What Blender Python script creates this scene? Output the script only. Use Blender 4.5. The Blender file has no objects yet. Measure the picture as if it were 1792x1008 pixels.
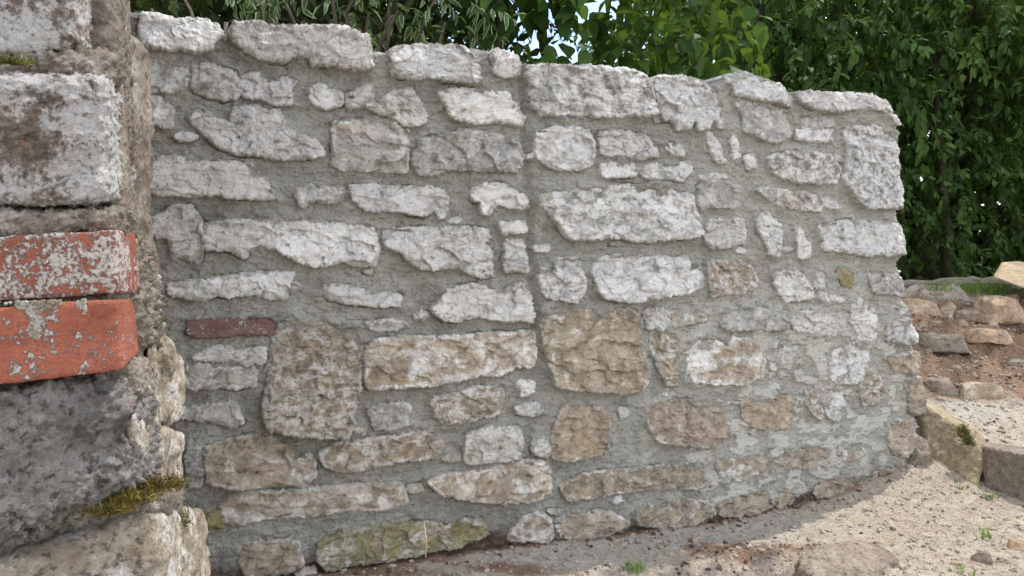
import bpy, math, random
import numpy as np
from mathutils import Vector, Matrix

R = math.radians
scene = bpy.context.scene
col = scene.collection

# ------------------------------------------------------------------ camera
F = 1294.0                      # focal length in photograph pixels (1792 wide)
PITCH = R(3.85)
CAM = np.array([0.0, 0.0, 1.03])
cd = bpy.data.cameras.new('camera')
cam = bpy.data.objects.new('camera', cd)
col.objects.link(cam)
cam.location = CAM
cam.rotation_euler = (R(90) - PITCH, 0, 0)
cd.sensor_width = 36
cd.lens = F / 1792 * 36
cd.clip_start = 0.02
cd.clip_end = 2000
scene.camera = cam

# ------------------------------------------------------------------ sky, sun
SUN_EL = R(60)
SUN_AZ = (0.79, 0.61)          # horizontal direction towards the sun
w = bpy.data.worlds.new('World')
scene.world = w
w.use_nodes = True
nt = w.node_tree
bg = nt.nodes['Background']
sky = nt.nodes.new('ShaderNodeTexSky')
sky.sky_type = 'NISHITA'
sky.sun_disc = False
sky.sun_elevation = SUN_EL
sky.sun_rotation = math.atan2(SUN_AZ[0], SUN_AZ[1])
tc = nt.nodes.new('ShaderNodeTexCoord')
cn = nt.nodes.new('ShaderNodeTexNoise')
cn.inputs['Scale'].default_value = 2.6
cn.inputs['Detail'].default_value = 8
nt.links.new(tc.outputs['Generated'], cn.inputs['Vector'])
cr = nt.nodes.new('ShaderNodeMapRange')
cr.inputs['From Min'].default_value = 0.44
cr.inputs['From Max'].default_value = 0.62
nt.links.new(cn.outputs['Fac'], cr.inputs['Value'])
mx = nt.nodes.new('ShaderNodeMix')
mx.data_type = 'RGBA'
mx.inputs['B'].default_value = (10.5, 10.3, 10.0, 1)
nt.links.new(cr.outputs['Result'], mx.inputs['Factor'])
nt.links.new(sky.outputs['Color'], mx.inputs['A'])
nt.links.new(mx.outputs['Result'], bg.inputs['Color'])
bg.inputs['Strength'].default_value = 0.15

sl = bpy.data.lights.new('sun', 'SUN')
sl.energy = 2.1
sl.angle = R(0.5)
sl.color = (1.0, 0.95, 0.87)
sun = bpy.data.objects.new('sun', sl)
col.objects.link(sun)
sd = Vector((SUN_AZ[0], SUN_AZ[1], 0)).normalized() * math.cos(SUN_EL) + Vector((0, 0, math.sin(SUN_EL)))
sun.rotation_euler = sd.to_track_quat('Z', 'Y').to_euler()
sun.location = (6, 6, 9)

scene.view_settings.view_transform = 'Standard'
scene.view_settings.look = 'None'
scene.view_settings.exposure = 1.05
scene.view_settings.gamma = 1
scene.cycles.use_denoising = True
scene.cycles.max_bounces = 6

# ------------------------------------------------------------------ noise
_r = np.random.RandomState(7)
PERM = _r.permutation(256).astype(np.int64)
GR = _r.normal(size=(256, 3))
GR /= np.linalg.norm(GR, axis=1)[:, None]
RV = _r.rand(256, 3)


def _h(ix, iy, iz):
    return PERM[(PERM[(PERM[ix & 255] + iy) & 255] + iz) & 255]


def perlin(p):
    """gradient noise, p (...,3) -> about -1..1"""
    p = np.asarray(p, float)
    i = np.floor(p).astype(np.int64)
    f = p - i
    u = f * f * f * (f * (f * 6 - 15) + 10)
    out = 0
    for dx in (0, 1):
        for dy in (0, 1):
            for dz in (0, 1):
                g = GR[_h(i[..., 0] + dx, i[..., 1] + dy, i[..., 2] + dz)]
                d = g[..., 0] * (f[..., 0] - dx) + g[..., 1] * (f[..., 1] - dy) + g[..., 2] * (f[..., 2] - dz)
                wt = (u[..., 0] if dx else 1 - u[..., 0]) * (u[..., 1] if dy else 1 - u[..., 1]) * (u[..., 2] if dz else 1 - u[..., 2])
                out = out + wt * d
    return out * 1.6


def fbm(p, octs=4, gain=0.5, lac=2.03, ridged=False):
    a, s, t = 1.0, 0, 0
    p = np.asarray(p, float)
    for k in range(octs):
        n = perlin(p)
        if ridged:
            n = 1 - 2 * np.abs(n)
        s = s + a * n
        t += a
        a *= gain
        p = p * lac + 17.31
    return s / t


def worley(p):
    """F1, F2 and a random value of the nearest cell"""
    p = np.asarray(p, float)
    i = np.floor(p).astype(np.int64)
    f1 = np.full(p.shape[:-1], 9.0)
    f2 = np.full(p.shape[:-1], 9.0)
    rv = np.zeros(p.shape[:-1])
    for dx in (-1, 0, 1):
        for dy in (-1, 0, 1):
            for dz in (-1, 0, 1):
                c = i + np.array([dx, dy, dz])
                h = _h(c[..., 0], c[..., 1], c[..., 2])
                d = np.linalg.norm(c + RV[h] - p, axis=-1)
                n = d < f1
                f2 = np.where(n, f1, np.minimum(f2, d))
                rv = np.where(n, RV[(h * 7 + 13) & 255, 0], rv)
                f1 = np.where(n, d, f1)
    return f1, f2, rv


def facets(p):
    """planes of broken stone: every cell is a tilted plane"""
    p = np.asarray(p, float)
    i = np.floor(p).astype(np.int64)
    f1 = np.full(p.shape[:-1], 9.0)
    out = np.zeros(p.shape[:-1])
    for dx in (-1, 0, 1):
        for dy in (-1, 0, 1):
            c = i + np.array([dx, dy, 0])
            h = _h(c[..., 0], c[..., 1], c[..., 2])
            v = (c + RV[h] - p)[..., :2]
            d = np.linalg.norm(v, axis=-1)
            g = GR[(h * 5 + 3) & 255][..., :2]
            val = (v * g).sum(-1) * 1.1 + (RV[(h * 7 + 13) & 255, 0] - .5) * .45
            out = np.where(d < f1, val, out)
            f1 = np.minimum(f1, d)
    return out


def sstep(a, b, x):
    t = np.clip((x - a) / (b - a), 0, 1)
    return t * t * (3 - 2 * t)


# ------------------------------------------------------------------ helpers
def tag(o, label=None, cat=None, group=None, kind=None):
    if label: o['label'] = label
    if cat: o['category'] = cat
    if group: o['group'] = group
    if kind: o['kind'] = kind
    return o


def empty(name, loc, label=None, cat=None, group=None):
    o = bpy.data.objects.new(name, None)
    o.empty_display_size = 0.1
    o.location = loc
    col.objects.link(o)
    return tag(o, label, cat, group)


def mesh(name, V, faces, mat, parent=None, attrs=None, smooth=True):
    """faces: list of int arrays (n,3) and (n,4), or one array"""
    if isinstance(faces, np.ndarray):
        faces = [faces]
    me = bpy.data.meshes.new(name)
    V = np.asarray(V, dtype=np.float32)
    me.vertices.add(len(V))
    me.vertices.foreach_set('co', V.ravel())
    idx = np.concatenate([f.ravel() for f in faces if len(f)]).astype(np.int32)
    tot = np.concatenate([np.full(len(f), f.shape[1]) for f in faces if len(f)]).astype(np.int32)
    st = np.concatenate([[0], np.cumsum(tot)[:-1]]).astype(np.int32)
    me.loops.add(len(idx))
    me.loops.foreach_set('vertex_index', idx)
    me.polygons.add(len(tot))
    me.polygons.foreach_set('loop_start', st)
    me.polygons.foreach_set('loop_total', tot)
    me.polygons.foreach_set('use_smooth', np.full(len(tot), smooth))
    if attrs:
        for k, a in attrs.items():
            at = me.attributes.new(k, 'FLOAT', 'POINT')
            at.data.foreach_set('value', np.broadcast_to(np.asarray(a, np.float32), (len(V),)).copy())
    me.update(calc_edges=True)
    me.materials.append(mat)
    o = bpy.data.objects.new(name, me)
    col.objects.link(o)
    if parent is not None:
        o.parent = parent
        ml = parent.matrix_basis.copy()
        pp = parent.parent
        if pp is not None:
            ml = pp.matrix_basis @ parent.matrix_parent_inverse @ ml
        o.matrix_parent_inverse = Matrix.Translation(parent.location).inverted() if parent.type == 'EMPTY' else Matrix()
    return o


def vnormals(V, F4):
    a = V[F4[:, 2]] - V[F4[:, 0]]
    b = V[F4[:, 3]] - V[F4[:, 1]]
    n = np.cross(a, b)
    N = np.zeros_like(V)
    for k in range(4):
        np.add.at(N, F4[:, k], n)
    return N / (np.linalg.norm(N, axis=1)[:, None] + 1e-12)


def ray(px, py):
    dx, dy = (px - 896) / F, (504 - py) / F
    c, s = math.cos(PITCH), math.sin(PITCH)
    return np.array([dx, c + dy * s, -s + dy * c])


def at(px, py, Y):
    """point of the world seen in direction (px,py), Y metres away"""
    d = ray(px, py)
    return CAM + d * (Y / d[1])


# ------------------------------------------------------------------ terrain
PY = [0, 3.30, 3.55, 3.9, 4.25, 4.6, 5.1, 5.4, 5.8, 7, 20, 150, 600]
PZ = [0, 0.00, 0.07, 0.17, 0.24, 0.40, 0.57, 0.645, .64, .56, .5, .3, 0]


BX = [-.62, -.3, .22, .84, 1.43, 1.91, 2.6, 4]
BZ = [-.045, -.055, -.095, -.148, -.138, -.095, -.05, -.02]


def hz(x, y, fine=True):
    x = np.asarray(x, float)
    y = np.asarray(y, float)
    z = np.interp(y - 0.10 * np.clip(x - 2, -1, 2), PY, PZ)
    p = np.stack([x, y, 0 * x], -1)
    z = z + np.interp(x, BX, BZ) * (1 - sstep(3.5, 4.1, y)) + 0.012 * fbm(p * 2.1, 3)
    m = sstep(3.9, 4.6, y) * (1 - .75 * sstep(5.2, 5.6, y)) * (1 - sstep(7, 9, y))
    z = z + m * 0.14 * fbm(p * 2.6 + 5, 4, ridged=True)
    # heap of soil in front
    q = ((x - 0.98) / 0.42) ** 2 + ((y - 2.56) / 0.17) ** 2
    z = z + np.exp(-q) * (0.045 + .03 * fbm(p * 9 + 2, 4, .6, ridged=True))
    if fine:
        z = z + 0.013 * fbm(p * 16, 5, .68) + .010 * sstep(.1, .5, fbm(p * 5 + 3, 2)) * fbm(p * 40, 3, .6, ridged=True) + 0.03 * m * fbm(p * 9, 5, .6)
    return z


def G(px, py):
    d = ray(px, py)
    lo, t = 0.5, 0.5
    while t < 60:
        q = CAM + d * t
        if q[2] < float(hz(q[0], q[1], False)):
            break
        lo = t
        t += 0.02
    return CAM + d * t


# ------------------------------------------------------------------ node helper
class NG:
    def __init__(s, name):
        s.m = bpy.data.materials.new(name)
        s.m.use_nodes = True
        s.t = s.m.node_tree
        s.b = s.t.nodes['Principled BSDF']
        s.tc = s.t.nodes.new('ShaderNodeTexCoord').outputs['Object']

    def put(s, sock, v):
        if isinstance(v, bpy.types.NodeSocket):
            s.t.links.new(v, sock)
        elif v is not None:
            if isinstance(v, (tuple, list)) and len(v) == 3 and sock.type == 'RGBA':
                v = (*v, 1)
            sock.default_value = v

    def map(s, sc, off=(0, 0, 0)):
        n = s.t.nodes.new('ShaderNodeMapping')
        s.put(n.inputs['Vector'], s.tc)
        n.inputs['Scale'].default_value = sc
        n.inputs['Location'].default_value = off
        return n.outputs[0]

    def noise(s, sc, det=4, rough=.55, v=None, dist=0):
        n = s.t.nodes.new('ShaderNodeTexNoise')
        s.put(n.inputs['Vector'], v or s.tc)
        n.inputs['Scale'].default_value = sc
        n.inputs['Detail'].default_value = det
        n.inputs['Roughness'].default_value = rough
        n.inputs['Distortion'].default_value = dist
        return n.outputs['Fac']

    def vor(s, sc, feat='F1', out='Distance', v=None):
        n = s.t.nodes.new('ShaderNodeTexVoronoi')
        n.feature = feat
        s.put(n.inputs['Vector'], v or s.tc)
        n.inputs['Scale'].default_value = sc
        return n.outputs[out]

    def math(s, op, a, b=None, c=None, clamp=False):
        n = s.t.nodes.new('ShaderNodeMath')
        n.operation = op
        n.use_clamp = clamp
        s.put(n.inputs[0], a)
        if b is not None: s.put(n.inputs[1], b)
        if c is not None: s.put(n.inputs[2], c)
        return n.outputs[0]

    def step(s, v, a, b, lo=0.0, hi=1.0):
        n = s.t.nodes.new('ShaderNodeMapRange')
        n.interpolation_type = 'SMOOTHSTEP'
        s.put(n.inputs['Value'], v)
        n.inputs['From Min'].default_value = a
        n.inputs['From Max'].default_value = b
        n.inputs['To Min'].default_value = lo
        n.inputs['To Max'].default_value = hi
        return n.outputs['Result']

    def mix(s, f, a, b, mode='MIX'):
        n = s.t.nodes.new('ShaderNodeMix')
        n.data_type = 'RGBA'
        n.blend_type = mode
        s.put(n.inputs['Factor'], f)
        s.put(n.inputs['A'], a)
        s.put(n.inputs['B'], b)
        return n.outputs['Result']

    def attr(s, name):
        n = s.t.nodes.new('ShaderNodeAttribute')
        n.attribute_name = name
        return n.outputs['Fac']

    def bump(s, h, dist, strength=1.0, prev=None):
        n = s.t.nodes.new('ShaderNodeBump')
        n.inputs['Distance'].default_value = dist
        s.put(n.inputs['Strength'], strength)
        s.put(n.inputs['Height'], h)
        if prev is not None: s.put(n.inputs['Normal'], prev)
        return n.outputs[0]

    def done(s, c, rough=.9, normal=None, spec=.25):
        s.put(s.b.inputs['Base Color'], c)
        s.put(s.b.inputs['Roughness'], rough)
        s.b.inputs['Specular IOR Level'].default_value = spec
        if normal is not None: s.put(s.b.inputs['Normal'], normal)
        return s.m


# ---- limestone of the wall: per-stone numbers tan, coat, dark, moss + edge distance
def limestone(name):
    g = NG(name)
    tan, coat, dark, moss, edge, sid = [g.attr(k) for k in ('tan', 'coat', 'dark', 'moss', 'edge', 'sid')]
    off = g.t.nodes.new('ShaderNodeCombineXYZ')
    for k in range(3): g.put(off.inputs[k], g.math('MULTIPLY', sid, (3.7, 5.1, 2.3)[k]))
    otc = g.tc
    va = g.t.nodes.new('ShaderNodeVectorMath')
    g.put(va.inputs[0], g.tc)
    g.put(va.inputs[1], off.outputs[0])
    vs_ = g.t.nodes.new('ShaderNodeVectorMath')
    vs_.operation = 'SCALE'
    g.put(vs_.inputs[0], va.outputs[0])
    fr_ = g.math('FRACT', g.math('MULTIPLY', sid, .6180339))
    g.put(vs_.inputs['Scale'], g.math('ADD', g.math('MULTIPLY', fr_, .95), .5))
    fr2 = g.math('FRACT', g.math('MULTIPLY', sid, .7548777))
    g.tc = vs_.outputs[0]
    n1 = g.noise(8, 5, .6, dist=.6)
    n2 = g.noise(26, 7, .66, dist=.3)
    n3 = g.noise(95, 6, .68)
    n4 = g.noise(330, 3, .6)
    n5 = g.noise(14, 6, .62, v=g.map((1, 1, 1.8), (4, 9, 2)), dist=.8)
    strat = g.noise(14, 6, .65, v=g.map((1, 1, 4.5), (1, 2, 3)), dist=.4)
    base = g.mix(g.step(n2, .36, .62), (.275, .265, .25), (.54, .53, .51))
    base = g.mix(g.step(n5, .5, .68, 0, .55), base, (.42, .405, .42))
    base = g.mix(g.step(n1, .52, .72, 0, .5), base, (.56, .47, .385))
    tc_ = g.mix(g.step(n2, .35, .66), (.275, .225, .17), (.52, .445, .35))
    tc_ = g.mix(g.step(n1, .55, .70, 0, .75), tc_, (.50, .395, .26))
    tc_ = g.mix(g.step(strat, .52, .7, 0, .5), tc_, (.33, .26, .21))
    c = g.mix(g.math('MULTIPLY', g.step(g.math('ADD', g.math('MULTIPLY', tan, .8), n5), .62, .92), g.step(tan, 0.02, .5), clamp=True), base, tc_)
    # white lime left on the stone, thicker towards its rim
    rim = g.math('MULTIPLY', g.step(g.math('ADD', edge, g.math('MULTIPLY', g.math('SUBTRACT', n5, .5), .09)), .0, .016, .20, 0), g.step(n1, .38, .55))
    k = g.math('ADD', g.math('ADD', g.math('MULTIPLY', coat, .30), g.math('ADD', g.math('MULTIPLY', n2, .34), g.math('ADD', g.math('MULTIPLY', n5, .56), g.math('MULTIPLY', n3, .12)))), rim)
    k = g.math('MULTIPLY', g.step(k, .635, .745), g.step(coat, 0, .25, 0, .93))
    c = g.mix(k, c, g.mix(g.step(g.math('ADD', g.math('MULTIPLY', n3, .25), g.math('ADD', g.math('MULTIPLY', n2, .35), g.math('MULTIPLY', n1, .4))), .38, .55), (.46, .455, .445), (.74, .73, .71)))
    # grey cast of the joint mortar smeared over the rim and in thin patches
    fe = g.math('ADD', edge, g.math('ADD', g.math('MULTIPLY', g.math('SUBTRACT', g.noise(30, 6, .65, v=otc), .5), .10), g.math('MULTIPLY', g.math('SUBTRACT', g.noise(9, 4, .6, v=otc), .48), .10)))
    c = g.mix(g.step(fe, .016, -.002, 0, .85), c, g.mix(g.step(n3, .35, .65), (.29, .28, .24), (.45, .435, .385)))
    # warm or grey cast of the individual stone
    c = g.mix(g.step(fr2, .55, 1, 0, .3), c, g.mix(1, c, (.86, .80, .70), 'MULTIPLY'))
    # moss, lichen film
    mo = g.math('MULTIPLY', g.step(g.noise(11, 5, .6, v=g.map((1, 1, 1), (7, 1, 4))), .38, .58), moss)
    c = g.mix(mo, c, g.mix(g.step(n3, .3, .7), (.17, .165, .05), (.36, .33, .13)))
    # grey weathering and pits
    we = g.math('MULTIPLY', g.step(g.noise(20, 7, .7, v=g.map((1, 1, 1), (2, 8, 5))), .46, .66), g.math('ADD', g.math('MULTIPLY', dark, .75), .12))
    c = g.mix(we, c, (.15, .14, .13))
    pit = g.math('MULTIPLY', g.math('MULTIPLY', g.step(n3, .41, .33), g.step(n5, .56, .40)), g.math('ADD', .25, fr2))
    c = g.mix(g.math('MULTIPLY', pit, .62), c, (.15, .125, .10))
    c = g.mix(g.step(n4, .60, .72, 0, .28), c, (.22, .195, .18))
    cr_ = g.math('ABSOLUTE', g.math('SUBTRACT', g.noise(7, 6, .6, v=g.map((1, 1, 1.5), (9, 9, 9)), dist=.5), .5))
    c = g.mix(g.math('MULTIPLY', g.step(cr_, .006, .0, 0, .75), g.step(n1, .45, .55)), c, (.12, .10, .085))
    h = g.math('ADD', g.math('MULTIPLY', n3, .7), g.math('MULTIPLY', n4, .35))
    h = g.math('SUBTRACT', h, g.math('MULTIPLY', pit, .35))
    nb = g.bump(h, .010, 1.0)
    nb = g.bump(g.math('ADD', n2, g.math('MULTIPLY', strat, .7)), .015, .8, nb)
    return g.done(c, .92, nb)


def mortar_mat():
    g = NG('lime_mortar')
    fresh, soil = g.attr('fresh'), g.attr('soil')
    n1 = g.noise(3.2, 5, .6)
    n2 = g.noise(22, 7, .65)
    n3 = g.noise(120, 5, .7)
    n4 = g.noise(420, 2, .6)
    c = g.mix(g.step(n1, .35, .65), (.27, .266, .24), (.45, .446, .41))
    c = g.mix(g.step(n2, .40, .66, 0, .55), c, (.47, .455, .395))
    c = g.mix(g.math('MULTIPLY', g.attr('pale'), .6), c, (.52, .495, .43))  # paler rightward: the light difference along the wall put into mortar colour
    c = g.mix(g.math('MULTIPLY', fresh, .85), c, (.50, .495, .45))
    c = g.mix(g.step(n3, .47, .33, 0, .6), c, (.10, .095, .075))
    c = g.mix(g.step(n3, .55, .68, 0, .4), c, (.47, .45, .39))
    c = g.mix(g.step(n4, .58, .70, 0, .5), c, (.60, .585, .53))
    c = g.mix(g.step(n4, .42, .30, 0, .5), c, (.12, .11, .09))
    c = g.mix(g.math('MULTIPLY', soil, g.step(n2, .30, .50)), c, (.10, .065, .045))
    st_ = g.noise(11, 6, .62, v=g.map((1, 1, 3.0), (5, 2, 8)), dist=1.2)
    c = g.mix(g.step(st_, .56, .70, 0, .45), c, (.47, .455, .40))
    c = g.mix(g.step(st_, .46, .34, 0, .45), c, (.215, .208, .178))
    h = g.math('ADD', n3, g.math('MULTIPLY', n4, .5))
    nb = g.bump(h, .009, g.math('SUBTRACT', 1.0, g.math('MULTIPLY', fresh, .75)))
    nb = g.bump(st_, .03, .7, nb)
    nb = g.bump(n2, .02, .5, nb)
    return g.done(c, .95, nb)


def rubble_mat(name, lo, hi, white=.2, spk=.5, dark=(.07, .06, .05), wcol=(.56, .55, .53), pebble=0.0):
    """old pier masonry, conglomerate and loose rocks"""
    g = NG(name)
    n1 = g.noise(9, 6, .62, dist=.5)
    n2 = g.noise(34, 8, .68)
    n3 = g.noise(150, 6, .7)
    c = g.mix(g.step(g.math('ADD', g.math('MULTIPLY', n1, .5), g.math('MULTIPLY', n2, .5)), .36, .62), lo, hi)
    if pebble:
        vc = g.vor(85, out='Color')
        vd = g.vor(85)
        sep = g.t.nodes.new('ShaderNodeSeparateColor')
        g.put(sep.inputs[0], vc)
        pc = g.mix(sep.outputs[0], (.20, .15, .12), (.52, .47, .42))
        pc = g.mix(g.step(sep.outputs[1], .82, .86), pc, (.42, .20, .14))
        c = g.mix(g.math('MULTIPLY', g.step(vd, .5, .3), pebble), c, pc)
    c = g.mix(g.step(n3, .44, .32, 0, spk), c, dark)
    k = g.math('ADD', g.math('ADD', g.math('MULTIPLY', n1, .55), g.math('MULTIPLY', n2, .30)), g.math('MULTIPLY', n3, .25))
    c = g.mix(g.step(k, .66 - .3 * white, .72 - .3 * white, 0, .9), c, wcol)
    c = g.mix(g.step(g.noise(70, 6, .7, v=g.map((1, 1, 1), (3, 3, 3))), .47, .36, 0, .75), c, dark)
    nb = g.bump(g.math('ADD', n3, g.math('MULTIPLY', g.noise(500, 2), .4)), .008, 1.0)
    nb = g.bump(n2, .018, .9, nb)
    return g.done(c, .93, nb)


M = {}
M['stone'] = limestone('limestone')
M['mortar'] = mortar_mat()
M['pier_white'] = rubble_mat('lichen_block', (.14, .105, .08), (.37, .31, .255), white=.47, spk=.7, dark=(.05, .038, .03), pebble=.45, wcol=(.66, .65, .635))
M['pier_mortar'] = rubble_mat('old_mortar', (.15, .12, .092), (.47, .415, .345), white=.27, spk=.7, pebble=.4, wcol=(.60, .56, .50))
M['pier_grey'] = rubble_mat('grey_conglomerate', (.15, .14, .13), (.38, .36, .335), white=.05, spk=.7, dark=(.03, .028, .026), pebble=.25, wcol=(.45, .44, .43))
M['pier_pale'] = rubble_mat('pale_rubble', (.30, .24, .17), (.58, .51, .41), white=.35, spk=.45, wcol=(.70, .68, .63))
M['sand_rock'] = rubble_mat('yellow_sandstone', (.32, .25, .15), (.50, .42, .29), white=.2, spk=.6, dark=(.20, .14, .06), wcol=(.66, .60, .48))
M['brown_rock'] = rubble_mat('brown_rock', (.24, .19, .15), (.43, .36, .29), white=.08, spk=.35, dark=(.10, .07, .05), wcol=(.52, .47, .42))
M['pale_rock'] = rubble_mat('pale_rock', (.36, .27, .18), (.58, .49, .38), white=.25, spk=.35, dark=(.22, .14, .08), wcol=(.70, .64, .54))
M['orange_rock'] = rubble_mat('orange_rock', (.36, .235, .15), (.60, .46, .33), white=.15, spk=.4, dark=(.16, .09, .05), wcol=(.64, .56, .46))


def brick_mat(name, base, lichen):
    g = NG(name)
    n1 = g.noise(14, 6, .65)
    n2 = g.noise(70, 7, .72)
    n3 = g.noise(260, 5, .7)
    c = g.mix(g.step(n1, .35, .65), base, tuple(min(1, v * 1.35) for v in base))
    c = g.mix(g.step(n3, .62, .72, 0, .5), c, (.20, .06, .035))
    c = g.mix(g.step(g.noise(4, 2, v=g.map((1, 1, 6))), .5, .6, 0, .25), c, tuple(v * .6 for v in base))
    k = g.math('ADD', g.math('MULTIPLY', n1, .40), g.math('ADD', g.math('MULTIPLY', n2, .45), g.math('MULTIPLY', n3, .30)))
    f = g.step(k, .665 - lichen, .715 - lichen, 0, .92)
    c = g.mix(f, c, g.mix(g.step(n3, .35, .6), (.30, .26, .22), (.66, .63, .59)))
    h = g.math('ADD', g.math('MULTIPLY', f, .8), g.math('ADD', g.math('MULTIPLY', n3, .9), g.math('MULTIPLY', n2, .9)))
    c = g.mix(g.step(n2, .42, .32, 0, .55), c, tuple(v * .35 for v in base))
    return g.done(c, .93, g.bump(h, .007, 1.0), .15)


M['brick'] = brick_mat('red_brick', (.38, .13, .085), .118)
M['brick2'] = brick_mat('red_brick_clean', (.38, .128, .082), .050)
M['old_brick'] = brick_mat('faded_brick', (.20, .115, .10), .07)


def ground_mat():
    g = NG('sandy_ground')
    soil, sand, green = g.attr('soil'), g.attr('sand'), g.attr('green')
    n1 = g.noise(2.6, 6, .62)
    n2 = g.noise(17, 7, .68)
    n3 = g.noise(110, 6, .72)
    vc = g.vor(170, out='Color')
    sep = g.t.nodes.new('ShaderNodeSeparateColor')
    g.put(sep.inputs[0], vc)
    c = g.mix(g.step(n2, .35, .65), (.42, .345, .26), (.60, .52, .42))
    c = g.mix(g.step(n1, .45, .62, 0, .45), c, (.50, .41, .33))
    c = g.mix(g.math('MULTIPLY', g.step(sep.outputs[0], .70, .9), .45), c, (.64, .60, .56))
    c = g.mix(g.math('MULTIPLY', g.step(sep.outputs[1], .82, .9), .65), c, (.24, .15, .115))
    c = g.mix(g.math('MULTIPLY', sand, g.step(n2, .3, .55), clamp=True), c, (.52, .50, .44))
    s = g.math('MULTIPLY', g.step(g.math('ADD', soil, g.math('MULTIPLY', g.math('SUBTRACT', n2, .5), 1.6)), .35, .75), .92)
    sc = g.mix(g.step(n3, .35, .65), (.15, .09, .056), (.38, .24, .155))
    c = g.mix(s, c, sc)
    c = g.mix(g.step(n3, .40, .30, 0, .4), c, (.13, .095, .07))
    c = g.mix(green, c, g.mix(g.step(n2, .35, .65), (.03, .045, .015), (.09, .12, .035)))
    nb = g.bump(g.math('ADD', n3, g.math('MULTIPLY', sep.outputs[2], .35)), .014, 1.0)
    nb = g.bump(n2, .03, .8, nb)
    return g.done(c, .95, nb)


M['ground'] = ground_mat()


def simple(name, a, b, sc=20, rough=.8, bump=.003, stretch=(1, 1, 1)):
    g = NG(name)
    n = g.noise(sc, 7, .65, v=g.map(stretch))
    n2 = g.noise(sc * 6, 4, .6, v=g.map(stretch))
    c = g.mix(g.step(g.math('ADD', g.math('MULTIPLY', n, .7), g.math('MULTIPLY', n2, .3)), .35, .65), a, b)
    return g.done(c, rough, g.bump(g.math('ADD', n, n2), bump, .8))


M['bark'] = simple('bark', (.03, .022, .016), (.10, .078, .06), 22, .9, .01, (1, 1, .3))
M['bark_pale'] = simple('pale_bark', (.13, .10, .08), (.30, .25, .20), 26, .9, .006, (1, 1, .3))
M['wood_fresh'] = simple('sawn_wood', (.47, .34, .20), (.66, .52, .35), 9, .75, .002, (1, 8, 8))
M['wood_grey'] = simple('weathered_wood', (.13, .11, .09), (.33, .29, .24), 12, .85, .004, (1.5, 8, 8))
M['moss'] = simple('moss', (.05, .04, .012), (.20, .155, .03), 60, .95, .004)
M['moss_green'] = simple('moss_green', (.05, .06, .015), (.17, .18, .035), 60, .95, .004)
M['metal'] = simple('grey_metal', (.10, .11, .12), (.16, .17, .18), 20, .5, .001)
M['pebble'] = rubble_mat('pebble', (.40, .34, .28), (.62, .56, .49), white=.2, spk=.3)
M['clod'] = rubble_mat('soil_clod', (.08, .05, .035), (.22, .14, .10), white=.0, spk=.4)


def leaf_mat(name, dark, light, transl=.35, cream=None, rough=.6):
    g = NG(name)
    v = g.attr('v')
    n = g.noise(9, 3)
    c = g.mix(g.math('ADD', g.math('MULTIPLY', v, .8), g.math('MULTIPLY', n, .2), clamp=True), dark, light)
    if cream:
        c = g.mix(g.step(g.math('ADD', g.attr('rim'), g.math('MULTIPLY', g.noise(70, 3), .5)), .80, 1.0, 0, .9), c, cream)
    g.done(c, rough, None, .2)
    tr = g.t.nodes.new('ShaderNodeBsdfTranslucent')
    g.put(tr.inputs['Color'], g.mix(.35, c, (.30, .45, .04)))
    ms = g.t.nodes.new('ShaderNodeMixShader')
    ms.inputs[0].default_value = transl
    out = g.t.nodes['Material Output']
    g.t.links.new(g.b.outputs[0], ms.inputs[1])
    g.t.links.new(tr.outputs[0], ms.inputs[2])
    g.t.links.new(ms.outputs[0], out.inputs['Surface'])
    return g.m


M['leaf_elder'] = leaf_mat('maple_leaf', (.009, .026, .008), (.085, .165, .035), .28)
M['leaf_elder_light'] = leaf_mat('maple_leaf_young', (.035, .08, .018), (.12, .20, .045), .32)
M['leaf_broad'] = leaf_mat('broad_leaf', (.018, .05, .010), (.06, .125, .022), .30)
M['leaf_varieg'] = leaf_mat('variegated_leaf', (.03, .07, .03), (.08, .14, .06), .2, cream=(.32, .40, .24))
M['leaf_hedge'] = leaf_mat('hedge_leaf', (.012, .022, .008), (.055, .08, .022), .2)
M['leaf_far'] = leaf_mat('far_leaf', (.05, .10, .03), (.17, .26, .08), .35)
M['grass'] = leaf_mat('grass_blade', (.09, .17, .03), (.24, .36, .08), .3)
M['straw'] = simple('dry_straw', (.42, .32, .16), (.62, .50, .30), 30, .8, .001)

# ------------------------------------------------------------------ the wall
WO = np.array([0, 2.603, 0.0])
WT = np.array([.468 / .468, .468, 0.0]); WT /= np.linalg.norm(WT)
WN = np.array([WT[1], -WT[0], 0.0])            # towards the camera


def uv(px, py):
    d = ray(px, py)
    t = (WO - CAM).dot(WN) / d.dot(WN)
    p = CAM + d * t
    return np.array([(p - WO).dot(WT), p[2]])


def w3(u, v, h):
    return WO + u[..., None] * WT + h[..., None] * WN + v[..., None] * np.array([0, 0, 1.0])


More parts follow.
